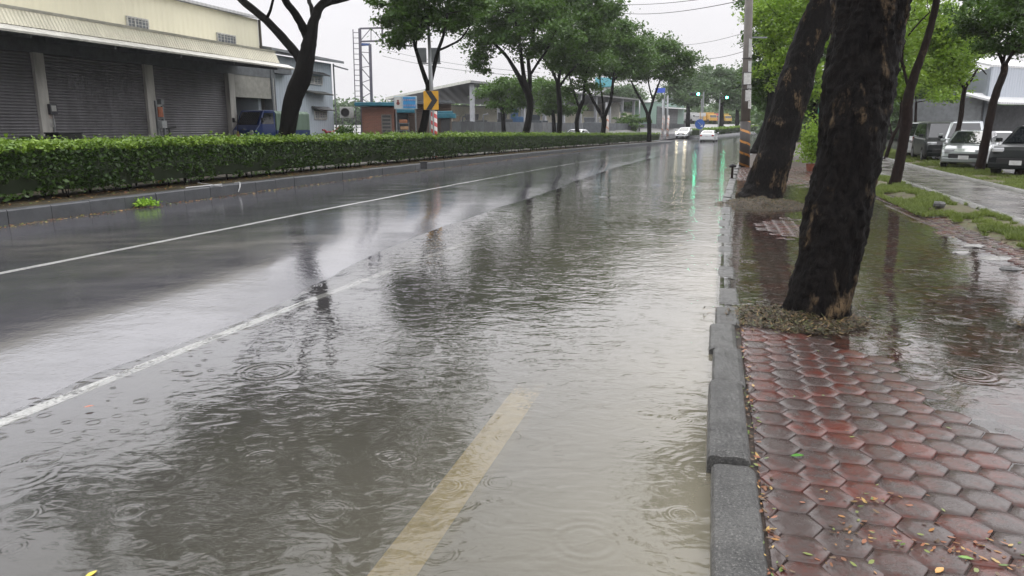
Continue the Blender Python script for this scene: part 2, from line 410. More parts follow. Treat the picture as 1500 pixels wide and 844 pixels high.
# pavement: hexagonal pavers, one mesh
def hexpave():
    S=.124; gap=.0035; head=R(14.6); ca,sa=math.cos(head),math.sin(head)
    V=[];F=[]
    colp=1.5*S; rowp=math.sqrt(3)*S
    for i in range(-6,95):
        for j in range(-40,230):
            a=i*colp; b=j*rowp+(rowp/2 if i%2 else 0)+0.0
            # a across, b along
            cx=.1+a*ca+b*sa; cy=b*ca-a*sa
            if cy<-2 or cy>34: continue
            v=cx-Rx(cy)-KW
            if v<-.075 or v>4.35: continue
            if cy>20 and v>3.9: continue
            z=walkz(v,cy)+random.uniform(-.004,.004)
            tx=random.uniform(-.011,.011); ty=random.uniform(-.011,.011)
            rings=[]
            for (rr,dz) in((S-gap,-.03),(S-gap,-.0035),(S-gap-.006,0.0),((S)*.5,.0002)):
                rg=[]
                for k in range(6):
                    an=math.pi/3*k; lx=rr*math.cos(an); ly=rr*math.sin(an)
                    x=cx+lx*ca+ly*sa; y=cy+ly*ca-lx*sa
                    lim=Rx(y)+KW+.035+.008*mn.noise(Vector((y*3,1,1)))
                    if x<lim: x=lim
                    rg.append((x,y,z+dz+tx*lx+ty*ly))
                rings.append(rg)
            n0=len(V)
            for rg in rings: V.extend(rg)
            for r_ in range(3):
                for k in range(6): F.append((n0+r_*6+k,n0+r_*6+(k+1)%6,n0+(r_+1)*6+(k+1)%6,n0+(r_+1)*6+k))
            F.append((n0+18,n0+19,n0+20,n0+21)); F.append((n0+21,n0+22,n0+23,n0+18))
    o=npmesh('pavement',np.array(V),np.array(F),PAVER,None,False); tag(o,kind='structure')
hexpave()
strip('pavement_bed',lambda y,s:Rx(y)+s,ys_list(-3,90,.2,.02),np.linspace(.2,4.7,24),lambda x,y,s:walkz(s-KW,y)-.010+(.0 if y<34 else .012),m_soil('joint_dirt',(.075,.05,.035),(.03,.022,.018),.5))

# right kerb : worn concrete blocks, some tilted
def kerb_right():
    mb=MB(); y=-1.6
    segs=[(-2.6,-1.2,.10,.10,0),(-1.18,.3,.095,.105,0),(.32,1.9,.10,.10,0.0),(1.92,3.62,.088,.088,.0),(3.64,4.86,.120,.112,-.025),(4.88,5.72,.088,.080,.0),(5.74,6.55,.072,.060,-.03),(6.57,7.3,.050,.030,.02),(7.5,8.3,.012,.004,.045),(8.9,9.6,.006,.010,.03),(10.6,11.5,.008,.004,.02),(11.6,12.5,.012,.014,.0),(12.6,13.5,.014,.010,.02),(13.6,14.6,.010,.014,-.01),(14.7,15.6,.012,.008,.02)]
    yy=15.7
    while yy<84:
        segs.append((yy,yy+1.15,random.uniform(.01,.06),random.uniform(.01,.06),random.uniform(-.03,.03))); yy+=1.2
    for (a,b,z0,z1,dx) in segs:
        L=b-a; h=headR((a+b)/2); nx=max(3,int(L/.045)) if a<9 else 4; nw=9 if a<9 else 3
        prof=[(0.0,-.14),(0.0,-.025),(.012,-.008),(.04,0.0)]+[(.04+(KW-.075)*k/nw,0) for k in range(1,nw)]+[(KW-.035,0.0),(KW-.012,-.01),(KW,-.03),(KW,-.14)]
        V=[];F=[];npf=len(prof)
        for i in range(nx+1):
            t=i/nx; yc=a+(b-a)*t; e=min(t,1-t)*L
            for (px_,pz) in prof:
                x=Rx(yc)+px_+dx+.006; z=z0+(z1-z0)*t+pz
                if pz>-.1:
                    q=Vector((x*9,yc*9,z*9)); z+=.010*mn.noise(q)+.004*mn.noise(q*4); 
                    cr=.5+.5*mn.noise(Vector((a*3,yc*14,px_*11)))
                    z-=.02*math.exp(-(e/.022)**2)*(.4+cr); 
                    if px_<.03: x+=.010*max(0,mn.noise(Vector((yc*11,3,z*8))))
                V.append((x,yc-(px_*math.sin(h)),z))
        for i in range(nx):
            for k in range(npf-1): F.append((i*npf+k,i*npf+k+1,(i+1)*npf+k+1,(i+1)*npf+k)[::-1])
        F.append(tuple(range(npf))); F.append(tuple(nx*npf+k for k in range(npf-1,-1,-1)))
        mb.add(V,F)
    t=NT('worn_kerb_concrete'); g=t.geo(); n1=t.noise(g,4,6,.7); n2=t.noise(g,90,5,.75)
    b=t.mix(t.mr(n1,.35,.68),(.095,.093,.088),(.032,.031,.030)); b=t.mix(t.mr(n2,.54,.66,0,.8),b,(.24,.235,.22)); b=t.mix(t.mr(n2,.46,.36,0,.9),b,(.012,.012,.012))
    m=t.end(t.pr(b,.40,0,t.bump(t.math('ADD',t.math('MULTIPLY',n2,.005),t.math('MULTIPLY',n1,.008))),.4))
    tag(mb.build('kerb',m,smooth=False),kind='structure')
kerb_right()
# median : kerb blocks + soil
mb=MB(); y=4.0
while y<88:
    L=.98; h=math.atan(slopeL(y+.5)); w=.24
    p0=Vector((Lx(y)-.0,y,0)); p1=Vector((Lx(y+L),y+L,0)); d=(p1-p0).normalized(); nn=Vector((-d.y,d.x,0))
    j=random.uniform(-.012,.012); zt=.180+random.uniform(-.006,.006)+rise(y)
    pf=[(0,-.35),(.0,zt-.03),(.02,zt-.004),(.05,zt),(w,zt),(w,-.35)]
    V=[];
    for pp in(p0+d*.008,p1-d*.008):
        for (o_,z_) in pf: q=pp+nn*(o_+j); V.append((q.x,q.y,z_))
    mb.add(V,[(i,i+1,i+7,i+6) for i in range(5)]+[(5,4,3,2,1,0),(6,7,8,9,10,11)])
    y+=L
# rounded nose
tag(mb.build('median_kerb',KERBL),kind='structure')
def medz(x,y,s): return .155+rise(y)+.04*mn.noise(Vector((x,y,0)))
strip('median_soil',lambda y,s:Lx(y)-.2-s,ys_list(4,88.5,.5,.01),np.linspace(0,3.6,14)[::-1],medz,m_soil('median_dirt',(.085,.062,.030),(.035,.03,.018),.6))
mb=MB(); 
Y=88.0
for k in range(9):
    a0=math.pi*k/8-0; 
nose=[(Lx(88)-2+2.0*math.cos(a)*1.0+ .9*math.sin(a)*.9,88+2.2*math.sin(a)) for a in [math.pi*k/8 for k in range(9)]]
mb.prism(nose,'z',-.1,.20); tag(mb.build('median_end',KERBL,bevel=.02),kind='structure')
# oncoming carriageway, cross road, far carriageways
ASPH2=m_asphalt(); 
strip('oncoming_road',lambda y,s:Lx(y)-3.8-s,ys_list(-10,240,1,.02),np.linspace(0,8.6,8)[::-1],lambda x,y,s:-.02+rise(y)+.08*smooth(40,70,y),ASPH2,{'silt':lambda x,y,s:0})
strip('crossing',lambda y,s:Lx(y)+s,ys_list(88,102,1,.0),np.linspace(-4.4,.4,5),lambda x,y,s:rise(y)-.06,ASPH2,{'silt':lambda x,y,s:0})
# far median with rounded kerb
def far_median():
    V=[];
    ys=ys_list(102.5,235,1,.01)
    tag(strip('far_median',lambda y,s:Lx(y)-s*min(1,.25+(y-102.5)/2.0),ys,[3.2,3.19,0.01,0.0],lambda x,y,s:rise(y)+(.26 if .005<s<3.195 else -.1),KERBL,smoothf=False),kind='structure')
far_median()
# right verge, footpath
strip('verge_ground',lambda y,s:Rx(y)+s,ys_list(-3,110,.35,.02),np.linspace(4.2,10.4,32),
      lambda x,y,s:(.045+.05*smooth(4.2,5,s)+.05*smooth(5,8.5,s)+.03*mn.noise(Vector((x*.8,y*.8,1))) if not (5.55<s<7.9) else .06)-(.07*smooth(4.75,4.2,s) if s<4.75 else 0),GRASSG)
FP=NT('footpath_concrete'); g=FP.geo(); n1=FP.noise(g,1.1,5,.6); n2=FP.noise(g,50,4)
FPM=FP.end(FP.pr(FP.mix(FP.mr(n1,.4,.6),(.105,.093,.085),(.055,.048,.042)),FP.mr(n1,.4,.6,.35,.12),0,FP.bump(n2,.003),.6))
strip('footpath',lambda y,s:Rx(y)+s,ys_list(-3,110,.5,.02),np.linspace(5.62,7.72,6),lambda x,y,s:.118,FPM)
strip('footpath_edging',lambda y,s:Rx(y)+s,ys_list(-3,110,.5,.02),[5.45,5.47,5.62,5.64],lambda x,y,s:.155 if 5.46<s<5.63 else .05,CONC,smoothf=False)
strip('footpath_kerb',lambda y,s:Rx(y)+s,ys_list(-3,110,.5,.02),[7.70,7.72,7.88,7.90],lambda x,y,s:.20 if 7.71<s<7.89 else .06,CONC,smoothf=False)
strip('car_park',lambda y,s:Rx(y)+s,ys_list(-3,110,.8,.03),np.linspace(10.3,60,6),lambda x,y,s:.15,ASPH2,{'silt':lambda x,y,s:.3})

# ------------------------------------------------------------------ grass, litter, debris
GRASS=foliage('grass_blade',(.19,.235,.05),(.095,.125,.03),.3,.5,.8)
def grass_field(name,n,smin,smax,y0,y1,zb,patchy=.0,h=.05,label=None):
    V=[];k=0
    u=rng.random(n*3); ys=y0*(y1/y0)**u if y0>0 else y0+(y1-y0)*u
    ss=rng.uniform(smin,smax,n*3)
    C=[]
    for y,s in zip(ys,ss):
        q=mn.noise(Vector((s*1.1,y*.5,7)))+.5*mn.noise(Vector((s*4,y*3,2)))
        if q<patchy: continue
        C.append((Rx(y)+s,y,zb(s,y)))
        if len(C)>=n: break
    C=np.array(C); n=len(C)
    a=rng.uniform(0,2*np.pi,n); hh=h*rng.uniform(.4,1.5,n)*(1+C[:,1]*.012); w=.006*(1+C[:,1]*.06)
    d=np.stack([np.cos(a),np.sin(a),0*a],1); tip=C+np.stack([rng.normal(0,.5,n)*hh,rng.normal(0,.5,n)*hh,hh],1)
    Vv=np.stack([C-d*w[:,None],C+d*w[:,None],tip],1).reshape(-1,3); F=np.arange(3*n).reshape(-1,3)
    return tag(npmesh(name,Vv,F,GRASS),label,'grass',kind='stuff')
grass_field('grass',90000,4.0,5.5,5,70,lambda s,y:.05+.05*smooth(4.2,5,s),.06,.055,'patchy wet green grass strip between red pavement and footpath')
grass_field('grass',50000,7.9,10.3,8,80,lambda s,y:.14,-.10,.06,'green grass strip between footpath and parked cars')
# leaf litter colours
def litter_mat(name,cols,rough=.4):
    t=NT(name); g=t.n('NewGeometry'); r_=t.n('ValToRGB'); t.set(r_.inputs[0],g.outputs['Random Per Island'])
    el=r_.color_ramp.elements; r_.color_ramp.interpolation='CONSTANT'
    for i,c in enumerate(cols):
        if i<2: el[i].position=i/len(cols); el[i].color=(*c,1)
        else: k=el.new(i/len(cols)); k.color=(*c,1)
    return t.end(t.pr(r_.outputs[0],rough,0,None,.5))
LIT=litter_mat('fallen_leaf',[(.30,.14,.035),(.16,.06,.02),(.38,.25,.08),(.10,.15,.03),(.07,.04,.02),(.26,.10,.05),(.12,.07,.03),(.17,.20,.05)])
STRAW=litter_mat('cut_grass_debris',[(.13,.08,.035),(.05,.033,.018),(.22,.15,.065),(.05,.06,.018),(.02,.015,.01),(.045,.03,.018),(.07,.075,.02),(.04,.03,.02),(.09,.06,.03)],.55)
def flat_leaves(pts,size,mat,name,label,cat='leaves',tilt=.25,asp=.42):
    n=len(pts); C=np.array(pts); a=rng.uniform(0,2*np.pi,n); s=size*rng.uniform(.5,1.4,n)
    u=np.stack([np.cos(a),np.sin(a),rng.normal(0,tilt,n)],1)*s[:,None]; v=np.stack([-np.sin(a),np.cos(a),rng.normal(0,tilt,n)],1)*(s*asp)[:,None]
    lift=np.array([0,0,.003])
    V=np.stack([C-u,C-u*.3+v,C+u*.45+v*.8,C+u,C+u*.45-v*.8,C-u*.3-v],1)+lift; V[:,:,2]=np.maximum(V[:,:,2],C[:,2:3]+.001)
    F=np.arange(6*n).reshape(-1,6)
    return tag(npmesh(name,V.reshape(-1,3),F,mat),label,cat,kind='stuff')
pts=[]
for k in range(300):   # gap beside the kerb
    y=2.2+5.2*random.random()**1.3; s=KW+random.gauss(.02,.035)
    pts.append((Rx(y)+s,y,walkz(0,y)+.002))
for (cx,cy,sd_,n_) in((1.55,2.95,.10,34),(1.95,2.85,.12,44),(1.72,3.25,.09,26),(2.2,2.75,.12,26),(1.35,2.75,.10,14),(1.6,4.3,.9,26),(2.6,5.6,.9,16),(1.3,3.3,.3,20)):
    for k in range(n_):
        x=random.gauss(cx,sd_*1.2); y=random.gauss(cy,sd_*.6); 
        if x-Rx(y)<KW+.02: continue
        pts.append((x,y,max(.002,walkz(x-Rx(y)-KW,y))+.005))
flat_leaves(pts,.016,LIT,'fallen_leaves','small brown and yellow fallen leaves scattered over pavers beside the kerb')
pts=[]
for k in range(3800):
    y=7+60*random.random()**1.6; s=.02+abs(random.gauss(0,.22))
    x=Lx(y)+s*1.0; pts.append((x,y,roadz(x,y)+.003+random.random()*.02))
for k in range(2600):
    y=7+50*random.random()**1.5; s=random.uniform(.2,1.1)
    pts.append((Lx(y)-s,y,.205+random.random()*.02))
flat_leaves(pts,.032,LIT,'leaf_litter','brown leaf litter lying along the median kerb')
pts=[]
for k in range(900):
    y=6+26*random.random()**1.2; s=random.gauss(4.55,.3); pts.append((Rx(y)+s,y,max(.004,.05)+random.random()*.03))
flat_leaves(pts,.04,STRAW,'leaf_litter','dead brown leaf litter along the grass edge of the pavement')
def single_leaf(name,p,c,size,label,rz):
    m=plain('leaf_'+name,c,.3,dirt=.1)
    o=MB(); pl=[(-1,0,0),(-.5,.32,.05),(.1,.42,.1),(.6,.25,.05),(1,0,0.02),(.6,-.25,.06),(.1,-.42,.11),(-.5,-.32,.05)]
    cr,sr=math.cos(rz),math.sin(rz)
    V=[(x*size*cr-y*size*sr,x*size*sr+y*size*cr,z*size+.003) for x,y,z in pl]
    o.add(V+[(v[0],v[1],v[2]-.0015) for v in V],[tuple(range(8)),tuple(range(15,7,-1))]+[(i,i+8,(i+1)%8+8,(i+1)%8) for i in range(8)])
    ob=o.build('leaf',m); ob.location=p; return tag(ob,label,'leaf')
def wp(px,py,dz=.0):
    p=P(px,py,.04); v=p.x-Rx(p.y)-KW
    for _ in range(4): z=max(0,walkz(v,p.y))+.006; p=P(px,py,z); v=p.x-Rx(p.y)-KW
    return p+Vector((0,0,dz))
single_leaf('green',wp(1168,668),(.07,.24,.02),.038,'bright green leaf lying flat on the red pavers near the kerb',.1)
single_leaf('gold',wp(1376,836),(.62,.33,.10),.032,'large orange tan leaf on pavers at the bottom edge of the photo',.6)
single_leaf('mint',wp(1415,818),(.16,.30,.05),.030,'pale green leaf among brown ones at bottom right of pavers',-.4)
single_leaf('yellow',P(133,843,.0)+Vector((0,0,.002)),(.70,.55,.05),.03,'yellow leaf floating on flood water at bottom left corner',1.2)
single_leaf('orange',P(130,596,.02),(.45,.14,.08),.03,'small orange leaf on wet asphalt just below white line',.5)
single_leaf('rust',P(50,585,.02),(.03,.02,.02),.04,'dark curled leaf on wet asphalt left above white line',.2)

# mounds at the tree feet
def mound(px,py,rx_,ry_,h,label,nst=2600,rot=.25):
    c=P(px,py,0.02); V=[];F=[]; nr,na=9,40
    def zf(r,a): 
        x=c.x+math.cos(a)*rx_*r; y=c.y+math.sin(a)*ry_*r
        return max(-.02,-.02+h*(1-r*r)*(.75+.5*mn.noise(Vector((x*3,y*3,4))))+.02*mn.noise(Vector((x*9,y*9,1))))
    V.append((c.x,c.y,zf(0,0)))
    for i in range(1,nr+1):
        for k in range(na):
            a=2*math.pi*k/na; r=i/nr*(1+.10*mn.noise(Vector((math.cos(a)*2,math.sin(a)*2,px))))
            V.append((c.x+math.cos(a)*rx_*r,c.y+math.sin(a)*ry_*r,zf(min(1,i/nr),a) if i<nr else -.04))
    mb=MB(); F=[(0,1+k,1+(k+1)%na) for k in range(na)]
    for i in range(nr-1):
        for k in range(na): F.append((1+i*na+k,1+(i+1)*na+k,1+(i+1)*na+(k+1)%na,1+i*na+(k+1)%na))
    mb.add(V,F)
    o=mb.build('soil_mound',SOIL,smooth=True); tag(o,kind='structure')
    pts=[]
    for k in range(nst):
        r=random.random()**.55*1.06*(1+(.45*random.random() if random.random()<.14 else 0)); a=random.random()*2*math.pi; r*=1+.18*mn.noise(Vector((math.cos(a)*2.2,math.sin(a)*2.2,py)))
        pts.append((c.x+math.cos(a)*rx_*r,c.y+math.sin(a)*ry_*r,max(.004,zf(min(r,1),a))+.004+random.random()*.03))
    flat_leaves(pts,.026,STRAW,'plant_debris',label,'debris',.55,.14)
    return c
mound(1166,466,.62,.50,.06,'brown cut grass and leaf debris around the foot of the near leaning tree',5200)
mound(1118,300,1.02,1.05,.20,'heap of dry straw and roots around the second leaning tree',6500)
mound(1500,474,.12,.10,.05,'small clump of wet leaves and soil in the puddle at right edge',150)
# stones and slabs by the grass edge
def stone(p,sz,label,seed,mat=None,sq=.6):
    mb=MB(); V=[];n=10
    for i in range(6):
        ph=math.pi*i/5
        for k in range(n):
            a=2*math.pi*k/n; r=1+.25*mn.noise(Vector((math.cos(a)*1.5+seed,math.sin(a)*1.5,ph)))
            s_=math.sin(ph)**.6 if 0<i<5 else .05
            V.append((math.cos(a)*sz*r*s_,math.sin(a)*sz*.7*r*s_,math.cos(ph)*sz*sq*r+sz*sq*.4))
    F=[(i*n+k,(i+1)*n+k,(i+1)*n+(k+1)%n,i*n+(k+1)%n) for i in range(5) for k in range(n)]+[tuple(range(n)),tuple(5*n+k for k in range(n-1,-1,-1))]
    mb.add(V,F); o=mb.build('stone',mat or KERB); o.location=p; return tag(o,label,'stone')
stone(P(1376,302,.12),.14,'dark square stone stump standing in the grass',3,KERB,.55)
stone(P(1427,362,.0),.16,'flat grey rock half buried at the grass edge, left of the slabs',5,CONC,.2)
stone(P(1462,382,-.03),.24,'flat pale concrete lump at the puddle edge near right side',9,CONC,.18)
stone(P(1480,398,-.03),.15,'dark wet rock at puddle edge, nearest the right frame edge',12,KERB,.35)
stone(P(1407,372,-.01),.12,'small wet stone where grass meets the puddle',15,CONC,.25)
# ------------------------------------------------------------------ trees
def m_bark(name,c1,c2,c3,thr=(.62,.70),sc=1.0):
    t=NT(name); o=t.obj()
    n1=t.noise(t.mapp(o,(1,1,.55)),3.4*sc,6,.7,.4); n2=t.noise(t.mapp(o,(1,1,.30)),26*sc,5,.7); n3=t.noise(o,1.1*sc,3)
    b=t.mix(t.mr(n2,.35,.7),c1,c2)
    f=t.math('MULTIPLY',t.mr(t.math('ADD',t.math('MULTIPLY',n1,.75),t.math('MULTIPLY',n3,.35)),thr[0],thr[1]),t.mr(n2,.38,.55))
    b=t.mix(f,b,c3)
    h=t.math('ADD',t.math('MULTIPLY',n2,.030),t.math('MULTIPLY',n1,.02))
    return t.end(t.pr(b,.55,0,t.bump(h),.05))
BARK=m_bark('wet_black_bark',(.0035,.0033,.0036),(.014,.012,.011),(.125,.088,.052),(.595,.665))
BARK2=m_bark('dark_bark',(.003,.0028,.0026),(.009,.008,.007),(.06,.05,.04),(.66,.76),.6)
BARK3=m_bark('brown_bark',(.010,.0065,.006),(.026,.017,.014),(.11,.08,.055),(.62,.74),.8)
LEAFD=foliage('dark_green_leaf',(.026,.070,.010),(.078,.155,.022),.33)
LEAFM=foliage('mid_green_leaf',(.045,.10,.018),(.095,.18,.035),.38)
LEAFB=foliage('bright_green_leaf',(.13,.25,.025),(.32,.46,.055),.45)
LEAFF=foliage('far_green_leaf',(.055,.10,.045),(.11,.18,.07),.3,.5,.15)
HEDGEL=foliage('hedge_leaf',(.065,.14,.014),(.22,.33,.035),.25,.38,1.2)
HEDGED=foliage('hedge_shade_leaf',(.022,.055,.008),(.055,.105,.014),.18,.35,1.2)  # darker copy for the sides: hedge shading put into the leaf colour
def px3(pts,Y,dy=0.0):
    out=[]
    for i,p in enumerate(pts):
        yy=Y+(p[2] if len(p)>2 else 0.0); out.append(Q(p[0],p[1],yy))
    return out
def smoothpath(pts,rad,sub=5):
    P_=[];R_=[]
    n=len(pts)
    for i in range(n-1):
        p0=pts[max(i-1,0)];p1=pts[i];p2=pts[i+1];p3=pts[min(i+2,n-1)]
        for k in range(sub):
            t=k/sub
            P_.append(.5*((2*p1)+(p2-p0)*t+(2*p0-5*p1+4*p2-p3)*t*t+(3*p1-p0-3*p2+p3)*t**3)); R_.append(rad[i]*(1-t)+rad[i+1]*t)
    P_.append(pts[-1]);R_.append(rad[-1]); return P_,R_
def make_tree(base,limbs,blobs,label,leafmat,barkmat,group,ncl,nl,ls,clr=.55,name='street_tree',flat=.5,nseg=12,nf=None,sub=5,trunkdetail=None,seed=1,twig=True,category='tree',tipr=.012):
    """limbs: [(points, radii)] first is the trunk; blobs: (centre, (rx,ry,rz), weight)"""
    global rng
    rs=np.random.default_rng(seed); rnd=random.Random(seed)
    root=thing(name,base,label,category,group)
    mb=MB(); nodes=[]
    for i,(pts,rad) in enumerate(limbs):
        Pp,Rr=smoothpath(pts,rad,sub)
        if i==0:
            Pp=[Pp[0]-Vector((0,0,.25))]+Pp; Rr=[Rr[0]*1.12]+Rr
        f=nf or (lambda q,r,d,t: r*(.10*mn.noise(q*(1.2/max(r,.05)))+.12*mn.noise(q*(.45/max(r,.05)))))
        mb.tube(Pp,Rr,nseg if i==0 else max(6,nseg-3),f)
        m0=len(Pp)//2 if i==0 else len(Pp)//4
        if len(limbs)>1 and i==0: m0=len(Pp)-2
        for k in range(m0,len(Pp)): nodes.append((Pp[k],Rr[k]))
    cl=[]
    W=[b[2] for b in blobs]; tot=sum(W)
    for (c,r_,w) in blobs:
        m_=max(1,int(ncl*w/tot))
        for k in range(m_):
            d=rs.normal(size=3); d/=np.linalg.norm(d); rr=rs.random()**.42
            cl.append(Vector((c.x+d[0]*r_[0]*rr,c.y+d[1]*r_[1]*rr,c.z+d[2]*r_[2]*rr)))
    if twig:
        newn=list(nodes)
        order=sorted(cl,key=lambda c:min((c-n_[0]).length for n_ in nodes))
        for c in order[::1]:
            best=min(newn,key=lambda n_:(c-n_[0]).length*(1.0 if n_[1]>.03 else 1.25)+(0.8*max(0,n_[0].z-c.z)))
            a=best[0]; L=(c-a).length
            if L<.15: continue
            mid=a.lerp(c,.5)+Vector((rnd.uniform(-.1,.1),rnd.uniform(-.1,.1),-.06+rnd.uniform(-.04,.08)))*L
            r0=min(best[1]*.62,.018+.020*L); 
            pts,_=smoothpath([a,mid,c],[1,1,1],3)
            rr=[r0+(tipr-r0)*k/(len(pts)-1) for k in range(len(pts))]
            mb.tube(pts,rr,4,None,False)
            for k in range(2,len(pts)): newn.append((pts[k],rr[k]))
    mb.build('trunk',barkmat,root,smooth=True,local=False)
    C=[]
    for c in cl:
        k=int(nl*.86*rnd.uniform(.4,1.6)); s=clr*rnd.uniform(.6,1.35)
        d=rs.normal(size=(k,3))*np.array([s,s,s*flat])*.62
        C.append(d+np.array(c))
    C=np.concatenate(C)
    keep=rng; rng=rs
    V,F=leaves(C,ls); rng=keep
    npmesh('crown',V,F,leafmat,root)
    return root
def medX(Y): return Lx(Y)-1.8
def pb(px,py,Y,rx,rz,w=1.0,dY=0.0,ry=None):
    """crown lobe: centre pixel at depth Y, radii in metres"""
    k=1.13 if Y>50 else 1.05
    return (Q(px,py,Y+dY),(rx*k,(ry or rx)*k,rz*1.05),w)
MG='street trees along the median hedge'
def rY(px_w,Y): return px_w/2*Y/1110
# T1 near big tree
Y=27.7
def L1(pts,Y,wpx): return (px3(pts,Y),[rY(w*.8,Y) for w in wpx])
make_tree(Vector((Q(419,203,Y).x,Y,.26)),[
 L1([(416,226),(419,203),(428,150),(442,112),(449,84),(454,58),(461,28,.1),(473,6,.4),(508,-3,1.0),(560,-22,1.6),(620,-45,2)],Y,[38,31,32,33,30,24,17,15,10,8,6]),
 L1([(444,112),(440,88),(420,62,.2),(388,28,.5),(354,0,1),(335,-25,1.6),(300,-80,2.4)],Y,[24,18,16,15,13,11,8]),
 L1([(452,74),(449,52),(433,21,-.4),(417,-2,-.8),(395,-70,-1.8)],Y,[20,16,14,12,8]),
 L1([(459,30),(456,10,.5),(452,-5,1),(455,-60,1.6)],Y,[9,8,7,6]),
 L1([(388,32,.5),(396,15,.3),(402,-10,0)],Y,[6,5,4])],
 [(Q(300,-130,Y+1.5),(2.6,3,1.3),1),(Q(395,-150,Y-1.5),(3,3,1.5),1.3),(Q(480,-140,Y+2),(3,3,1.5),1.2),(Q(600,-110,Y+2),(2.6,2.8,1.1),1),(Q(430,-230,Y),(4,4,1.5),1.3),(Q(230,-210,Y+1),(2.6,3,1.3),1),(Q(320,-330,Y),(3.2,3.2,1.6),1.2),(Q(470,-350,Y+1),(3.5,3.5,1.8),1.3),(Q(600,-250,Y+2),(2.6,3,1.4),.9),(Q(140,-300,Y),(2.2,2.5,1.2),.7),(Q(60,-420,Y),(2.6,2.5,1.4),.8),(Q(200,-480,Y),(2.8,2.5,1.5),.9),(Q(-40,-330,Y),(2.0,2.5,1.2),.6)],
 'big leaning dark tree forking into bare limbs, in front of the blue truck',LEAFD,BARK2,MG,260,190,.10,.75,seed=11,nseg=14)
# T2
Y=38.9
make_tree(Vector((Q(616,200,Y).x,Y,.26)),[
 L1([(612,216),(617,200),(624,165),(628,130),(628,120)],Y,[19,16,13,12,11]),
 L1([(627,126),(618,100),(609,72,.3),(604,55,.5),(590,30,1)],Y,[9,8,6.5,5.5,4]),
 L1([(629,126),(636,98),(642,74,-.3),(650,50,-.6),(655,20,-1)],Y,[9,8,6.5,5,4]),
 L1([(642,74),(660,66,.2),(676,56,.5),(690,35,.8)],Y,[4.5,4,3.5,2.5]),
 L1([(609,72),(612,50,-.5),(622,20,-1)],Y,[4,3,2.5])],
 [pb(585,30,Y,1.1,.55,1.2,.5),pb(575,8,Y,1.0,.5,.9),pb(618,22,Y,1.5,.75,1.5,-1),pb(655,10,Y,1.6,.8,1.6,1),pb(640,-15,Y,2.2,.9,2),pb(600,-25,Y,2.0,.8,1.5),pb(582,58,Y,.55,.35,.5),pb(670,35,Y,1.0,.5,.7,1),pb(690,10,Y,1.2,.6,.8),pb(598,45,Y,.8,.4,.6,-.8)],
 'tree with a thin forked trunk right behind the yellow chevron sign',LEAFD,BARK2,MG,130,170,.085,.5,seed=12)
# T3
Y=52.6
make_tree(Vector((Q(770,198,Y).x,Y,.26)),[
 L1([(768,212),(770,198),(776,165),(776,145),(768,124),(762,112)],Y,[18,14,12,13,14,13]),
 L1([(764,118),(752,98,.5),(740,80,1),(722,62,1.6),(705,45,2)],Y,[9,7.5,6,5,3]),
 L1([(768,116),(765,95),(762,70,-.6),(758,45,-1),(752,15,-1.5)],Y,[9,7,6,5,3.5]),
 L1([(776,135),(776,110,.2),(774,85,.4),(780,55,.8),(785,20,1)],Y,[8,7.5,6.5,5,4]),
 L1([(778,108),(788,92,-.6),(800,75,-1.2),(812,50,-1.6)],Y,[5,4.5,4,3])],
 [pb(722,40,Y,2.2,1.1,1.5,1),pb(700,62,Y,1.1,.7,.7,1.5),pb(755,25,Y,2.6,1.4,2,-1.5),pb(790,15,Y,2.6,1.4,2,1),pb(700,98,Y,.55,.7,.4,1),pb(706,84,Y,.7,.4,.4,1),pb(735,0,Y,2.8,1.2,1.5),pb(780,-15,Y,3,1.2,1.5),pb(810,45,Y,1.8,1.1,1,-1),pb(740,62,Y,1.2,.6,.6,-1),pb(790,70,Y,1.2,.7,.6),pb(700,15,Y,1.5,.9,.8,0)],
 'tall dark tree with a thick wavy trunk, tallest crown of the median row',LEAFD,BARK2,MG,190,185,.10,.62,seed=13)
# T4
Y=59.4
make_tree(Vector((Q(819,197,Y).x,Y,.26)),[
 L1([(818,210),(819,197),(820,165),(818,130),(817,118)],Y,[12,10,9.5,9,8.5]),
 L1([(817,122),(808,102,.6),(796,85,1.2),(786,70,1.8)],Y,[6.5,5,4.5,3]),
 L1([(818,120),(822,98,-.6),(832,75,-1.2),(842,50,-1.8)],Y,[6.5,5,4.5,3]),
 L1([(818,130),(830,112,.6),(845,95,1),(860,75,1.4)],Y,[5,4,3.5,2.5])],
 [pb(800,65,Y,1.8,1.2,1,1.5),pb(835,50,Y,2.6,1.6,2,-1.5),pb(862,60,Y,1.9,1.2,1.2,1),pb(840,20,Y,3,1.3,2),pb(870,25,Y,2,1.1,1,1),pb(820,85,Y,1.4,.7,.7,-1),pb(850,5,Y,2.8,1,1.2),pb(885,20,Y,1.5,.7,.7)],
 'tree with a straight single trunk, next right of the wavy thick one',LEAFD,BARK2,MG,160,165,.11,.66,seed=14)
# T5
Y=64
make_tree(Vector((Q(846,197,Y).x,Y,.26)),[
 L1([(846,208),(846,197),(845,178),(849,160),(854,148)],Y,[9,8,7.5,7,6.5]),
 L1([(850,160),(843,142,.3),(836,120,.8),(832,100,1.2)],Y,[5,4,3.5,2.5]),
 L1([(854,150),(856,130,-.3),(858,110,-.6),(865,92,-1)],Y,[5,4.5,4,2.5])],
 [pb(842,105,Y,1.7,1.0,1.2,1.2),pb(862,98,Y,1.7,1.0,1.2,-1),pb(850,85,Y,2,1,1),pb(836,135,Y,.7,.6,.35,.5),pb(860,128,Y,.8,.5,.4)],
 'small crooked tree in front of the white car behind the hedge',LEAFD,BARK2,MG,80,120,.10,.6,seed=15)
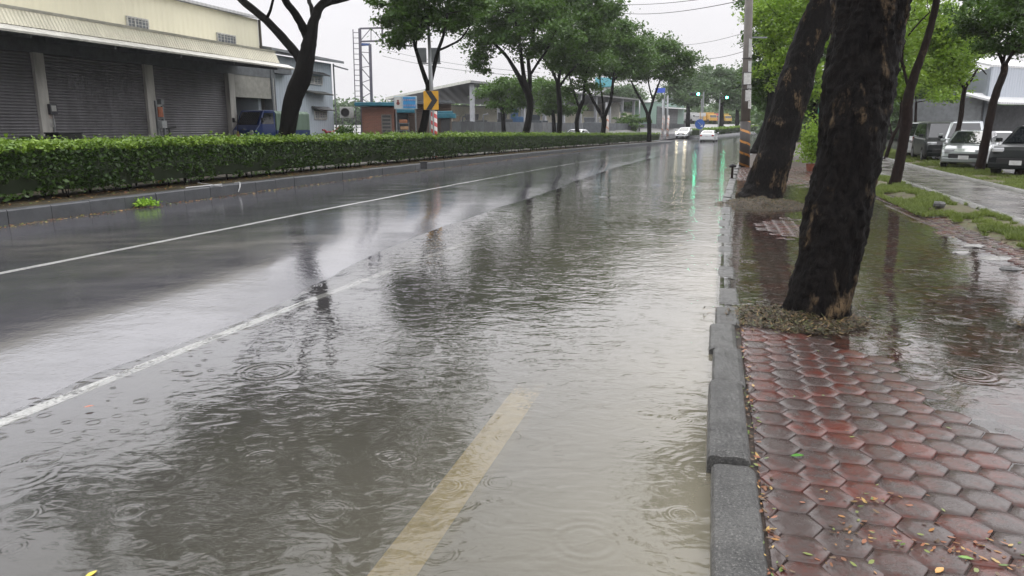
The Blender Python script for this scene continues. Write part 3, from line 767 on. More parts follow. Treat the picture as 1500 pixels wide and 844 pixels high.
# T6
Y=70
make_tree(Vector((Q(883,197,Y).x,Y,.26)),[
 L1([(882,207),(883,197),(885,180),(884,168)],Y,[11,9.5,9.5,11]),
 L1([(883,172),(873,155,.4),(864,138,.9),(858,122,1.5),(850,105,2)],Y,[7.5,6,5.5,4.5,3]),
 L1([(884,172),(883,150,-.6),(880,128,-1),(878,105,-1.4)],Y,[4.5,3.5,3,2]),
 L1([(886,170),(894,150,-.2),(897,130,-.4),(899,112,-.7),(905,90,-1)],Y,[7.5,6,5.5,4.5,3]),
 L1([(899,118),(908,108,.5),(918,95,1)],Y,[4,3.5,2.5])],
 [pb(862,92,Y,2.2,1.3,1.3,1.8),pb(890,85,Y,2.6,1.5,1.8,-1.5),pb(915,80,Y,2.3,1.4,1.5,1),pb(900,58,Y,3.0,1.5,1.8),pb(925,62,Y,1.9,1.1,1,-1),pb(880,60,Y,2.4,1.2,1.3,1),pb(905,40,Y,1.8,.9,.8),pb(930,92,Y,1.3,.6,.5),pb(895,105,Y,1.2,.6,.4,1)],
 'tree with a wide V shaped fork in front of the teal tank tower',LEAFD,BARK2,MG,170,150,.12,.7,seed=16)
# T7
Y=81.5
make_tree(Vector((Q(951,196,Y).x,Y,.26)),[
 L1([(951,204),(951,196),(951,180),(949,166)],Y,[9,8,8,8.5]),
 L1([(949,168),(942,152,.5),(933,136,1),(925,120,1.6)],Y,[6,5,4.2,3]),
 L1([(951,168),(956,150,-.4),(961,134,-.8),(967,118,-1.4)],Y,[5.5,4.5,4,2.5]),
 L1([(957,148),(953,135,.5),(950,120,1),(950,105,1)],Y,[3.5,3,2.5,2])],
 [pb(925,105,Y,2.2,1.1,1.2,1.5),pb(950,95,Y,2.8,1.4,1.8,-1.5),pb(975,90,Y,2.4,1.2,1.5,1),pb(955,72,Y,2.9,1.3,1.5),pb(993,88,Y,2.0,.8,1),pb(1012,84,Y,1.3,.6,.5),pb(940,70,Y,2.4,1.2,1.1),pb(980,112,Y,1.6,.7,.6,1),pb(1000,104,Y,1.2,.5,.4),pb(975,68,Y,1.6,.7,.6)],
 'last tree of the median row, forked trunk just before the hedge ends',LEAFD,BARK2,MG,170,130,.13,.75,seed=17)
# ---- right : near leaning trees
def nf_big(q,r,d,t):
    rg=abs(mn.noise(Vector((q.x*7,q.y*7,q.z*2.2))));
    fl=.18*math.exp(-max(0,t-.03)*26)
    return r*(fl*(.7+.5*mn.noise(Vector((d.x*2,d.y*2,1))))+.11*mn.noise(q*1.7)-.20*rg-.10*abs(mn.noise(Vector((q.x*15,q.y*15,q.z*7))))+.05*mn.noise(q*26)+.05)
c=Q(1196,462,7.06)
YA=7.06
make_tree(Vector((c.x,YA,.03)),[
 (px3([(1194,468),(1204,420,.0),(1223,330,.05),(1240,240,.1),(1254,150,.2),(1268,60,.3),(1277,0,.35),(1292,-90,.4),(1300,-200,.5)],YA),[.30,.285,.285,.295,.31,.325,.345,.35,.33]),
 (px3([(1296,-150,.5),(1230,-330,-.2),(1130,-520,-1.5),(1000,-700,-3)],YA),[.26,.2,.15,.08]),
 (px3([(1298,-180,.5),(1340,-380,.6),(1420,-600,1),(1500,-800,2)],YA),[.26,.2,.15,.08]),
 (px3([(1300,-190,.5),(1290,-400,2),(1260,-600,4),(1240,-800,5)],YA),[.22,.18,.12,.06])],
 [(Vector((4.2,9,8.2)),(2.6,3,1.0),1),(Vector((1.6,5.5,8.8)),(2.4,2.4,1.0),1),(Vector((5.8,6,9)),(2.8,3,1.1),1),(Vector((3.5,7,10)),(4,4,1),1)],
 'nearest and thickest leaning trunk, wet black bark with tan patches',LEAFM,BARK,'leaning trees on the pavement',90,150,.11,.7,nseg=72,nf=nf_big,sub=26,seed=21)
YB=19.6
make_tree(Vector((Q(1118,290,YB).x,YB,.1)),[
 (px3([(1112,296),(1122,270,0),(1140,210,.1),(1160,140,.2),(1172,100,.3),(1194,40,.4),(1215,-10,.5),(1245,-90,.8)],YB),[.54,.48,.45,.43,.42,.41,.40,.36]),
 (px3([(1230,-50,.7),(1180,-130,0),(1120,-220,-1),(1060,-280,-2)],YB),[.28,.22,.15,.08]),
 (px3([(1245,-90,.8),(1290,-180,1),(1330,-280,2)],YB),[.3,.22,.12])],
 [(Q(1100,-190,YB-1),(2.4,3,1.2),1),(Q(1180,-260,YB),(3,3,1.2),1),(Q(1290,-260,YB+1),(3,3,1.3),1),(Q(1380,-180,YB+1),(2,2.5,1),.7)],
 'second leaning black trunk with a heap of dry straw at its foot',LEAFM,BARK,'leaning trees on the pavement',80,150,.12,.8,nseg=40,nf=nf_big,sub=12,seed=22)
# C and the farther pavement trees
YC=52
make_tree(Vector((Q(1113,214,YC).x,YC,.1)),[
 L1([(1108,226),(1113,212),(1124,180),(1129,150),(1130,125),(1134,100)],YC,[30,22,15,14,13,11]),
 L1([(1128,150),(1140,128,.6),(1152,110,1),(1160,80,1.4)],YC,[8,7,5,3]),
 L1([(1132,110),(1122,85,-.6),(1112,60,-1)],YC,[7,5,3])],
 [pb(1122,140,YC,1.3,1.0,1,1),pb(1112,105,YC,1.0,1.1,.9,.5),pb(1140,110,YC,2.2,1.6,1.5,2),pb(1118,60,YC,1.2,1.3,1,1),pb(1140,60,YC,2,1.8,1.5),pb(1125,15,YC,1.5,1.3,1),pb(1150,10,YC,2,1.4,1)],
 'dark tree leaning at the flooded kerb just beyond the striped utility pole',LEAFD,BARK2,'pavement trees beyond the leaning pair',150,150,.10,.55,seed=23)
for i,(px_,Yy,lab,lm,bl) in enumerate([
  (1150,40,'bright green tree filling the gap left of the second leaning trunk',LEAFB,[(1150,40,2.0,1.5),(1172,75,1.6,1.3),(1140,85,1.3,1.2),(1130,45,1.0,1.0),(1185,30,1.6,1.3),(1160,5,2.4,1.2),(1120,15,.9,.8),(1180,115,1.2,.9),(1160,110,1.1,.8)]),
  (1195,46,'green tree seen between the two leaning trunks',LEAFM,[(1200,60,2,1.6),(1215,110,1.6,1.3),(1190,20,2,1.5),(1205,150,1,.8),(1180,150,1.2,.9)]),
  (1160,74,'distant green tree behind the second leaning trunk, low crown',LEAFM,[(1150,150,2.4,1.5),(1170,135,2.5,1.6),(1185,170,2,1.2),(1140,120,2,1.6)])]):
    b0=Q(px_,200,Yy); base=Vector((b0.x,Yy,.1))
    t0=Q(px_+3,120,Yy)
    make_tree(base,[([base,Q(px_-2,170,Yy),t0,Q(px_+10,70,Yy)],[.22,.17,.13,.06]),([t0,Q(px_-14,80,Yy+.5),Q(px_-20,45,Yy+1)],[.1,.07,.04])],
      [pb(a,b,Yy,r1,r2,r1,random.uniform(-1,1)) for a,b,r1,r2 in bl],lab,lm,BARK2,'pavement trees beyond the leaning pair',130,150,.085,.5,seed=30+i)
# verge trees
VG='slender trees on the right grass verges'
Y=22.5
make_tree(Vector((Q(1310,272,Y).x,Y,.12)),[
 L1([(1308,282),(1311,268),(1322,215),(1328,175),(1330,145),(1340,110),(1354,70),(1363,40),(1371,5),(1378,-40)],Y,[24,20,18,20,18,15,13,12,12,10]),
 L1([(1331,128),(1322,90,.4),(1326,60,.6),(1345,35,.8),(1362,18,.9)],Y,[6,4.5,3.5,3,2.5]),
 L1([(1325,100,.4),(1312,70,.2),(1308,40,0),(1316,0,0)],Y,[5,4,3,2.5])],
 [pb(1300,60,Y,.55,.7,.9,1),pb(1340,20,Y,.8,.7,.9,1.4),pb(1312,110,Y,.45,.4,.5,1.4),pb(1380,-60,Y,2,1,1.6),pb(1420,-80,Y,2,1,1.4),pb(1330,-90,Y,2,1,1.4)],
 'slender dark brown trunk on the grass, nearest one right of the big leaning trunk',LEAFB,BARK3,VG,80,120,.06,.36,seed=41,nseg=14,nf=lambda q,r,d,t:r*(.16*mn.noise(q*5)+.10*mn.noise(q*11)))
Y=33
make_tree(Vector((Q(1387,248,Y).x,Y,.15)),[
 L1([(1386,254),(1388,246),(1398,210),(1407,175),(1410,150),(1414,128),(1424,115)],Y,[14,11,9,8.5,8,7,5]),
 L1([(1424,115),(1434,100,.2),(1445,109,.3)],Y,[4.5,3,2]),
 L1([(1413,132),(1405,115,.4),(1398,90,.6),(1395,60,.8)],Y,[5,4,3,2])],
 [pb(1385,60,Y,1.0,.9,1.2,.6),pb(1402,85,Y,.8,.8,.9),pb(1370,95,Y,.7,.7,.7,1),pb(1400,40,Y,1.1,.9,1,1),pb(1395,120,Y,.6,.4,.4),pb(1360,50,Y,.8,.8,.7,1),pb(1425,55,Y,.8,.7,.5,1),pb(1375,15,Y,1.2,.8,1)],
 'thin crooked tree with bright leaves in front of the silver minivan',LEAFB,BARK3,VG,110,150,.065,.38,seed=42)
Y=29
make_tree(Vector((Q(1432,257,Y).x,Y,.15)),[
 L1([(1430,263),(1433,255),(1442,215),(1450,175),(1458,140),(1470,108),(1472,92)],Y,[22,17,15,14,13,12,11]),
 L1([(1471,98),(1462,75,.3),(1450,55,.5),(1435,35,.8)],Y,[7,5.5,4,2.5]),
 L1([(1472,96),(1485,75,-.3),(1500,58,-.5),(1520,40,-.8)],Y,[7,5.5,4,2.5]),
 L1([(1470,90),(1475,60,.5),(1480,20,.8)],Y,[5,4,2.5])],
 [pb(1450,40,Y,1.0,.6,1.2,.6),pb(1485,35,Y,1.1,.7,1.3,-.5),pb(1465,10,Y,1.3,.7,1.2,1),pb(1505,55,Y,.8,.5,.7),pb(1435,15,Y,1.1,.6,1),pb(1500,10,Y,1.2,.7,1),pb(1455,68,Y,.5,.3,.4),pb(1490,68,Y,.5,.3,.4)],
 'sturdier leaning trunk with dark crown in front of the grey warehouse wall',LEAFD,BARK3,VG,110,150,.065,.38,seed=43)
Y=25.5
make_tree(Vector((Q(1489,270,Y).x,Y,.15)),[
 L1([(1488,276),(1490,268),(1496,240),(1508,215),(1520,170),(1530,120)],Y,[19,16,15,14,13,11]),
 L1([(1525,140),(1515,80,.5),(1500,20,1)],Y,[7,5,3])],
 [pb(1520,-10,Y,1.2,.6,1),pb(1560,20,Y,1.4,.8,1),pb(1500,-40,Y,1.4,.6,1)],
 'trunk at the right edge of the photo beside the black car',LEAFD,BARK3,VG,60,120,.065,.4,seed=44)
Y=40
make_tree(Vector((Q(1297,232,Y).x,Y,.15)),[
 L1([(1296,238),(1298,230),(1308,200),(1318,180),(1321,150)],Y,[8,7,6.5,6,5]),
 L1([(1308,202),(1303,180,.3),(1300,150,.5)],Y,[4,3,2])],
 [pb(1330,60,Y,1.4,1.2,1.2,1),pb(1318,110,Y,1.2,1.0,1),pb(1345,95,Y,1.3,1.1,1,1),pb(1345,135,Y,1.1,.6,.6),pb(1300,90,Y,1,1,.8,1),pb(1310,30,Y,1.5,1.2,1),pb(1365,115,Y,1,.7,.7,1)],
 'thin twin stem tree on the grass close behind the big leaning trunk',LEAFB,BARK3,VG,110,150,.075,.42,seed=45)
Y=44
make_tree(Vector((Q(1330,236,Y).x,Y,.15)),[
 L1([(1329,240),(1331,228),(1334,205),(1340,190),(1342,150)],Y,[8,7,6.5,5,4])],
 [pb(1375,100,Y,1.6,1.2,1.2,1),pb(1360,70,Y,1.4,1.2,1),pb(1400,110,Y,1.2,.9,.8),pb(1350,120,Y,1.2,.8,.8),pb(1410,80,Y,1.3,1,.9),pb(1380,135,Y,1.0,.5,.5),pb(1345,30,Y,1.6,1.2,1),pb(1400,40,Y,1.6,1.2,1),pb(1430,70,Y,1.2,.9,.8)],
 'thin tree with yellow green crown beside the white van',LEAFB,BARK3,VG,130,150,.08,.45,seed=46)
Y=62
for i,(px_,lab) in enumerate([(1262,'tree farther along the verge, mostly hidden by the big leaning trunk'),(1320,'dense green tree far down the verge behind the thin stems'),(1365,'far green tree left of the small grey shed roof')]):
    b0=Q(px_,205,Y+i*8); base=Vector((b0.x,Y+i*8,.15)); YY=Y+i*8
    make_tree(base,[([base,Q(px_+2,170,YY),Q(px_+4,130,YY)],[.2,.15,.1])],[pb(px_,110,YY,2.4,1.8,1.5,1),pb(px_+25,130,YY,2,1.3,1),pb(px_-15,140,YY,1.8,1.4,1),pb(px_+10,160,YY,2.2,1.0,1,1)]+([pb(px_+12,60,YY,2.4,1.8,1)] if i<2 else []),lab,LEAFM,BARK2,VG,110,130,.11,.6,seed=50+i)

# small light trees beyond the oncoming road
SG='young trees in front of the fenced shed'
for i,(px_,Y,top,lab,bl) in enumerate([
  (738,72,'x','young light green tree in front of the shed, left of the thick wavy trunk',[(735,135,1.6,.8),(712,135,1.4,.6),(760,130,1.5,.8),(745,122,1.4,.5),(722,152,1.0,.5),(770,150,1.0,.8),(750,155,1.2,.6)]),
  (812,78,'x','young tree in front of the shed between the straight trunk and the wavy one',[(800,130,1.7,.9),(822,140,1.6,.9),(785,125,1.3,.7),(835,160,1.2,.6),(800,150,1.3,.6),(812,160,1.3,.6)])]):
    base=Vector((Q(px_,195,Y).x,Y,.9))
    make_tree(base,[([base,Q(px_-1,175,Y),Q(px_-3,160,Y),Q(px_-8,145,Y)],[.24,.20,.16,.08]),([Q(px_-3,163,Y),Q(px_+8,148,Y)],[.12,.06])],
       [pb(a,b,Y,r1,r2,r1,random.uniform(-1,1)) for a,b,r1,r2 in bl],lab,LEAFM,BARK2,SG,100,110,.11,.55,seed=60+i)
def bush(px_,py_,Y,w,h,label,lm,n=26,nl=90,ls=.09,z0=.9,seed=70):
    base=Vector((Q(px_,py_,Y).x,Y,z0))
    rs=random.Random(seed)
    c=base+Vector((0,0,h*.5))
    stem=[([base,base+Vector((.05,0,h*.3)),base+Vector((0,0,h*.6))],[.05,.035,.02])]
    return make_tree(base,stem,[(c,(w/2*.8,w/2*.7,h/2*.8),1)],label,lm,BARK2,None,n,nl,ls,.3,name='shrub',seed=seed,category='shrub',tipr=.006)
bush(508,185,46,1.5,1.7,'leafy shrub below the air conditioner box at the corner of the grey annex',LEAFM,30,100,.07,.35,71)
bush(535,195,47,1.4,.8,'low shrub in front of the brick guard house corner',LEAFM,20,80,.07,.5,72)
bush(925,178,118,7,3.4,'large rounded shrub in front of the pale green factory wall',LEAFM,60,90,.16,.9,73)
# far trees across the junction
FG='far trees beyond the junction'
def fartree(px_,base_y,Y,crown,label,seed,zb=None,lm=None):
    zb=rise(Y) if zb is None else zb
    base=Vector((Q(px_,180,Y).x,Y,zb))
    t1=Q(px_,155,Y); 
    make_tree(base,[([base,Q(px_,168,Y),t1],[.45,.36,.30]),([t1,Q(px_-14,138,Y),Q(px_-28,125,Y)],[.22,.15,.08]),([t1,Q(px_+12,140,Y),Q(px_+30,122,Y)],[.22,.15,.08])],
       [pb(a,b,Y,r1,r2,r1,random.uniform(-2,2)) for a,b,r1,r2 in crown],label,lm or LEAFF,BARK2,FG,120,110,.20,1.1,seed=seed,nseg=8,tipr=.03)
fartree(1057,190,128,[(1045,125,4.5,1.6),(1070,118,4.5,1.8),(1085,130,4,1.6),(1060,108,4,1.4),(1030,135,3.5,1.4),(1095,115,4,2),(1075,140,3.5,1.2)],'broad umbrella shaped tree beyond the traffic lights',81)
fartree(1080,190,150,[(1090,140,5,2),(1075,150,4,1.5),(1105,130,5,2.5)],'distant tree on the far median between the signal and the utility pole',82)
fartree(1008,190,135,[(1005,130,4,1.8),(1018,118,4,1.8),(995,140,3.5,1.6),(1015,145,3,1.2)],'distant tree behind the green traffic light',83)
fartree(1130,190,160,[(1130,150,5,2.5),(1150,140,5,3),(1115,140,4,2.5)],'distant tree right of the striped utility pole, on the far median',84)
fartree(905,190,150,[(900,150,4,1.2),(915,145,4,1.3),(910,135,3.5,1.0)],'tree behind the wide fork, in front of the factory roof',85,1.2)

# ---- hedges
def hedge(name,xs_front,y0,y1,depth,zb,zt,n,ls,label,zlow=.10,group=None,core=True):
    mid=(y0+y1)/2
    root=thing(name,Vector((xs_front(mid)-depth/2,mid,zb(mid))),label,'hedge',group)
    C=[];T=[]
    k=0
    while len(C)<n:
        u=rng.random(); y=y0*(y1/y0)**u if y0>0 else 0
        ht=zt(y)-zb(y)
        face=rng.random()
        bul=.12*mn.noise(Vector((y*1.1,0,1)))+.06*mn.noise(Vector((y*3.1,3,1)))
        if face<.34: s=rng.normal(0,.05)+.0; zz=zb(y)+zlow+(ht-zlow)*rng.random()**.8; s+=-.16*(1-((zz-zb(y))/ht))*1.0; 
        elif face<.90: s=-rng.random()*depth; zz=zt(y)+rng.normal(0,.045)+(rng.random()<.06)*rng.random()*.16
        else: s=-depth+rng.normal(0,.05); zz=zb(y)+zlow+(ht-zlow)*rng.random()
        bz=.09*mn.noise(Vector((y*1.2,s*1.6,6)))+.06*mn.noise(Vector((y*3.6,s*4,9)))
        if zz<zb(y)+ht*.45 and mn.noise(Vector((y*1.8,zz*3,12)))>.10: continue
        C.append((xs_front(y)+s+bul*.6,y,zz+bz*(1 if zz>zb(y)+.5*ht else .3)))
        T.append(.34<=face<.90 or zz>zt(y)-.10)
        k+=1
    C=np.array(C); 
    # sprigs standing above
    T=np.array(T); V,F=leaves(C[~T],ls,.5); npmesh('foliage',V,F,HEDGED,root); V,F=leaves(C[T],ls,.6); npmesh('top_light_leaves',V,F,HEDGEL,root)  # lit top and shaded sides painted by two leaf colours
    # twigs
    mb=MB(); y=y0
    while y<y1:
        x=xs_front(y)-depth*random.uniform(.12,.8); 
        p=Vector((x,y,zb(y)-.04)); ht=zt(y)-zb(y)
        for q in range(3):
            mb.tube([p,p+Vector((random.uniform(-.12,.12),random.uniform(-.15,.15),ht*.45)),p+Vector((random.uniform(-.25,.25),random.uniform(-.3,.3),ht*.8))],[.016,.012,.005],4,None,False)
        y+=.22+y*.006
    tag(mb.build('stems',BARK2,root,local=False),kind='stuff')
    # solid core; near-black colour stands in for the shade inside the hedge
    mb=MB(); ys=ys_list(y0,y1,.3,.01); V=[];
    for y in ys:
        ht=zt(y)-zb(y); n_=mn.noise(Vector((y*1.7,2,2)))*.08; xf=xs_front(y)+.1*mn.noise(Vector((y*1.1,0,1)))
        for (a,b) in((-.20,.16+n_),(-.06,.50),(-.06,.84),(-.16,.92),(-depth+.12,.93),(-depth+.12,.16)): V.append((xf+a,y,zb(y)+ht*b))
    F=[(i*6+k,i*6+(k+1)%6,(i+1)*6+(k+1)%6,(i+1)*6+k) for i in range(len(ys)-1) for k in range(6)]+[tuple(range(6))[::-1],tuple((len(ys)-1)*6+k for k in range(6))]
    mb.add(V,F); mb.build('shade_core',foliage('hedge_shade_core',(.010,.018,.006),(.02,.032,.010),.1,.7,3),root,local=False)
    return root
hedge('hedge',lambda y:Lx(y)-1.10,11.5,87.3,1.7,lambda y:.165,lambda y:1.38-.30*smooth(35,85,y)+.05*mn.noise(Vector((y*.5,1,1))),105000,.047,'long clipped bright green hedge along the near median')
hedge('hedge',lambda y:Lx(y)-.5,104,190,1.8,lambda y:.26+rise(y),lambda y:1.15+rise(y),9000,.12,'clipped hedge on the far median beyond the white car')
# potted shrub between the leaning trunks
Y=30
root=thing('potted_plant',Vector((Q(1188,250,Y).x,Y,.06)),'bushy potted shrub standing between the two leaning trunks','potted plant')
mb=MB(); b=root.location
mb.tube([b,b+Vector((0,0,.3))],[.16,.22],14); mb.build('pot',plain('terracotta',(.22,.07,.04),.6),root,local=False)
C=np.array([(b.x+rng.normal(0,.28),b.y+rng.normal(0,.28),b.z+.35+abs(rng.normal(.75,.45))) for _ in range(2600)])
V,F=leaves(C,.05,.0); npmesh('foliage',V,F,LEAFB,root)
mb=MB(); 
for k in range(9): mb.tube([b+Vector((0,0,.25)),b+Vector((random.uniform(-.3,.3),random.uniform(-.3,.3),1.5))],[.014,.006],4)
mb.build('stems',BARK2,root,local=False)
# fallen green sprig in gutter
Y=P(212,305).y
root=thing('leafy_sprig',P(212,303,-.11),'bright yellow green leafy sprig lying in the gutter by the median kerb','plant')
C=np.array([(rng.normal(0,.17),rng.normal(0,.10),.03+abs(rng.normal(0,.075))) for _ in range(420)])+np.array(root.location)
V,F=leaves(C,.035,.2); npmesh('foliage',V,F,foliage('lime_leaf',(.22,.40,.03),(.32,.52,.06),.3),root)
mb=MB(); b=root.location
for k in range(4): mb.tube([b+Vector((-.2,0,.02)),b+Vector((.2,random.uniform(-.15,.15),.1))],.006,4)
mb.build('stems',BARK3,root,local=False)
# ------------------------------------------------------------------ buildings
CREAM=ribbed('cream_corrugated_sheet',(.84,.79,.60),'x',.33,.015,.5,.08)
CREAM2=ribbed('cream_fascia_sheet',(.66,.62,.48),'x',.14,.02,.5,.28)
LGREY=ribbed('pale_grey_sheet',(.42,.47,.52),'x',.25,.015,.45,.15)
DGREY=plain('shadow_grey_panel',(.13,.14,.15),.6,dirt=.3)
COLM=plain('weathered_concrete_column',(.52,.50,.46),.6,dirt=.4,dscale=2.5,streak=True)
GLASS=plain('dark_window_glass',(.05,.06,.07),.08,dirt=.2)
FRAME=plain('white_window_frame',(.55,.54,.52),.4)
METAL=plain('grey_metal',(.25,.26,.27),.4,.6)
GALV=plain('galvanised_pole',(.32,.33,.34),.45,.5,dirt=.35,streak=True)
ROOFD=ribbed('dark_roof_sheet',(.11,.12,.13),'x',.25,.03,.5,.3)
ROOFL=ribbed('pale_roof_sheet',(.55,.55,.55),'x',.3,.03,.45,.15)
RUSTW=plain('dark_stain_trim',(.07,.06,.05),.6)
BLACKP=plain('black_plastic',(.012,.012,.013),.35)
SHUT=None
def m_shutter():
    t=NT('roller_shutter_slats'); o=t.obj(); sp=t.n('SeparateXYZ'); t.set(sp.inputs[0],o)
    fr=t.math('FRACT',t.math('DIVIDE',sp.outputs[2],.105))
    h=t.math('MULTIPLY',t.math('SINE',t.math('MULTIPLY',fr,math.pi)),.030)
    gap=t.mr(fr,.0,.16)
    n1=t.noise(t.mapp(o,(1,1,.3)),1.8,5,.65)
    b=t.mix(t.mr(n1,.3,.75),(.20,.195,.205),(.125,.12,.125)); b=t.mix(t.math('SUBTRACT',1,gap),b,(.035,.035,.037))
    return t.end(t.pr(b,.42,.15,t.bump(h),.4))
SHUT=m_shutter()
# wall line of the warehouse: local frame with x along the wall away from camera, y into the building
WH0=Vector((-16.4,27.0,0)); WANG=math.atan2(1,.27)    # direction of the wall
GZ=-.02
def wloc(s,d=0,z=0):
    u=Vector((math.cos(WANG),math.sin(WANG),0)); n_=Vector((-u.y,u.x,0)); return WH0+u*s+n_*d+Vector((0,0,z))
# s from pixel : intersection of the pixel's ray with the wall line
def spx(px,d=0.0,py=186):
    x,y,_=ray(px,py); u=Vector((math.cos(WANG),math.sin(WANG))); n_=Vector((-u.y,u.x)); o=Vector((WH0.x,WH0.y))+n_*d
    k=Vector((x/y,1.0)); # o + u s = k t
    den=u.x*k.y-u.y*k.x; return (-(o.x*k.y-o.y*k.x))/den
wh=thing('warehouse',wloc(0,0,0),'long cream warehouse with grey roller shutters and a sloping corrugated awning','warehouse',rz=WANG)
sR=spx(404); sU=spx(388,0,60); S0=-14
# doors and openings
door=[(-14.2,-8.3),(-7.8,-1.9),(-1.9+.45,spx(66)),(spx(79),spx(222)),(spx(234),spx(339))]
door=[(-12.5,-6.6),(-6.1,spx(64)),(spx(79),spx(222)),(spx(234),spx(339))]
DT=4.32
def wquad(name,s0,s1,z0,z1,d,th,m,parent=wh):
    mb=MB(); mb.box(((s0+s1)/2,d+th/2,(z0+z1)/2),(s1-s0,th,z1-z0)); return mb.build(name,m,parent)
# dark header band above the shutters
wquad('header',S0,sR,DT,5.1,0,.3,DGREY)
edges=[S0]+[x for a,b in door for x in(a,b)]+[spx(347),spx(403)]
o_s0,o_s1=spx(347),spx(403)
prev=S0
for a,b in door:
    wquad('column',prev,a,GZ,DT,.06,.2,COLM) if prev>S0 else wquad('wall_panel',prev,a,GZ,DT,0,.3,COLM)
    sh=wquad('roller_shutter',a,b,.1,DT,.18,.05,SHUT)
    prev=b
wquad('column',prev,o_s0,GZ,DT,-.05,.4,COLM)
wquad('lintel_panel',o_s0,o_s1,3.25,DT,.02,.25,plain('beige_panel',(.30,.29,.26),.6,dirt=.2))
wquad('column',o_s1,sR,GZ,DT,-.05,.4,COLM)
# interior recess
mb=MB(); mb.box(((o_s0+o_s1)/2,3.0,1.7),(o_s1-o_s0,.1,3.3)); mb.box((o_s0-.05,1.6,1.7),(.1,2.8,3.3)); mb.box((o_s1+.05,1.6,1.7),(.1,2.8,3.3)); mb.box(((o_s0+o_s1)/2,1.6,3.32),(o_s1-o_s0,2.8,.1))
mb.build('interior_wall',plain('interior_wall_paint',(.30,.29,.27),.7),wh)
wquad('interior_door',o_s0+.1,o_s0+2.1,.0,2.7,2.8,.1,plain('dark_green_curtain',(.02,.05,.05),.6))
# upper block
wquad('upper_wall',S0,sU,5.1,7.22,.35,.25,CREAM)
mb=MB(); mb.box((sU-.1,6,3.6),(.25,11,7.3)); mb.build('end_wall',LGREY,wh)
mb=MB(); mb.add([(S0,.1,7.22),(sU+.25,.1,7.22),(sU+.25,8,8.7),(S0,8,8.7),(S0,.1,7.34),(sU+.25,.1,7.34),(sU+.25,8,8.82),(S0,8,8.82)],[(3,2,1,0),(4,5,6,7),(0,1,5,4),(1,2,6,5),(2,3,7,6),(3,0,4,7)]); mb.build('roof',ROOFL,wh)
wquad('corner_trim',sU+.02,sU+.12,5.1,7.22,.25,.1,RUSTW)
# awning : steep corrugated fascia above a pale lip, sloping underside
DE=-3.1
sA1=spx(432,DE,98); 
def awn(name,prof,s0,s1,m):
    mb=MB(); n=len(prof); mb.add([(s0,a,b) for a,b in prof]+[(s1,a,b) for a,b in prof],[tuple(range(n))[::-1],tuple(range(n,2*n))]+[(i,(i+1)%n,(i+1)%n+n,i+n) for i in range(n)]); return mb.build(name,m,wh)
awn('awning_roof',[(DE,4.55),(DE+.35,4.72),(DE+.35,4.67),(DE+.02,4.49)],S0,sA1,plain('pale_awning_lip',(.66,.64,.58),.5,dirt=.25))
awn('awning_fascia',[(DE+.35,4.74),(DE+.40,4.74),(DE+.62,5.22),(DE+.57,5.22)],S0,spx(405,DE+.5,80),CREAM2)
awn('awning_cap',[(DE+.57,5.225),(.34,5.55),(.34,5.62),(DE+.50,5.30)],S0,spx(405,DE+.5,80),plain('pale_awning_cap',(.60,.59,.55),.5,dirt=.2))
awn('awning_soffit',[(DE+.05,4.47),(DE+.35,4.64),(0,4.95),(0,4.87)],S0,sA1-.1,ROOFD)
mb=MB()
for k in range(9):
    s=S0+1+k*3.3
    if s<sA1-1: mb.bar((s,DE+.2,4.47),(s,-.02,4.78),.08,.14)
tag(mb.build('awning_rafter',METAL,wh),kind='stuff')
def window(parent,s,z,w,h,d,name='window',bars=6,m=FRAME):
    mb=MB(); t=.06
    mb.box((s,d,z+h/2-t/2),(w,.08,t)); mb.box((s,d,z-h/2+t/2),(w,.08,t)); mb.box((s-w/2+t/2,d,z),(t,.08,h-2*t)); mb.box((s+w/2-t/2,d,z),(t,.08,h-2*t)); mb.box((s-w*.12,d,z),(t,.07,h-2*t))
    for k in range(1,bars): mb.box((s-w/2+w*k/bars,d-.05,z),(.025,.02,h-.02))
    for k in range(1,4): mb.box((s,d-.055,z-h/2+h*k/4),(w,.012,.02))
    f=mb.build(name,m,parent); g=MB().box((s,d+.02,z),(w-2*t,.02,h-2*t)).build('pane',plain('pale_window_glass',(.28,.30,.32),.15),f)
    return f
def zpx(px,py,d=0):
    x,y,dd=ray(px,py); u=Vector((math.cos(WANG),math.sin(WANG))); n_=Vector((-u.y,u.x)); s=spx(px,d,py); p=Vector((WH0.x,WH0.y))+n_*d+u*s; return CAMH+dd/y*p.y
for a,b,c,d_ in((187,218,35,50),(317,344,50,67)):
    s0,s1=spx(a,.3,42),spx(b,.3,45); z1,z0=zpx((a+b)/2,c,.3),zpx((a+b)/2,d_,.3)
    window(wh,(s0+s1)/2,max((z0+z1)/2,5.9),s1-s0,max(z1-z0,.55),.31)
# annex
ax0=sR; ax1=spx(498); an=thing('annex_building',wloc(ax0),'pale blue grey sheet metal annex with small barred windows at the end of the warehouse','building',rz=WANG)
W=ax1-ax0; H1=5.62
mb=MB(); mb.box((W/2+.2,.4+2,H1/2),(W-.4,4,H1)); mb.build('wall',LGREY,an)
mb=MB(); mb.add([(-.3,-.25,H1+.10),(W+.45,-.25,H1+.02),(W+.45,5,H1+.8),(-.3,5,H1+.9),(-.3,-.25,H1+.24),(W+.45,-.25,H1+.16),(W+.45,5,H1+.95),(-.3,5,H1+1.05)],[(3,2,1,0),(4,5,6,7),(0,1,5,4),(1,2,6,5),(2,3,7,6),(3,0,4,7)]); mb.build('roof',plain('grey_roof_edge',(.22,.23,.24),.5),an)
mb=MB(); mb.tube([(W+.06,.28,H1),(W+.06,.28,.3)],.05,8); mb.tube([(W+.06,.28,H1-.1),(W+1.4,.0,H1-.25)],.05,8); mb.build('downpipe',METAL,an)
def awp(px,py,d=.35):
    return spx(px,d,py)-ax0, zpx(px,py,d)
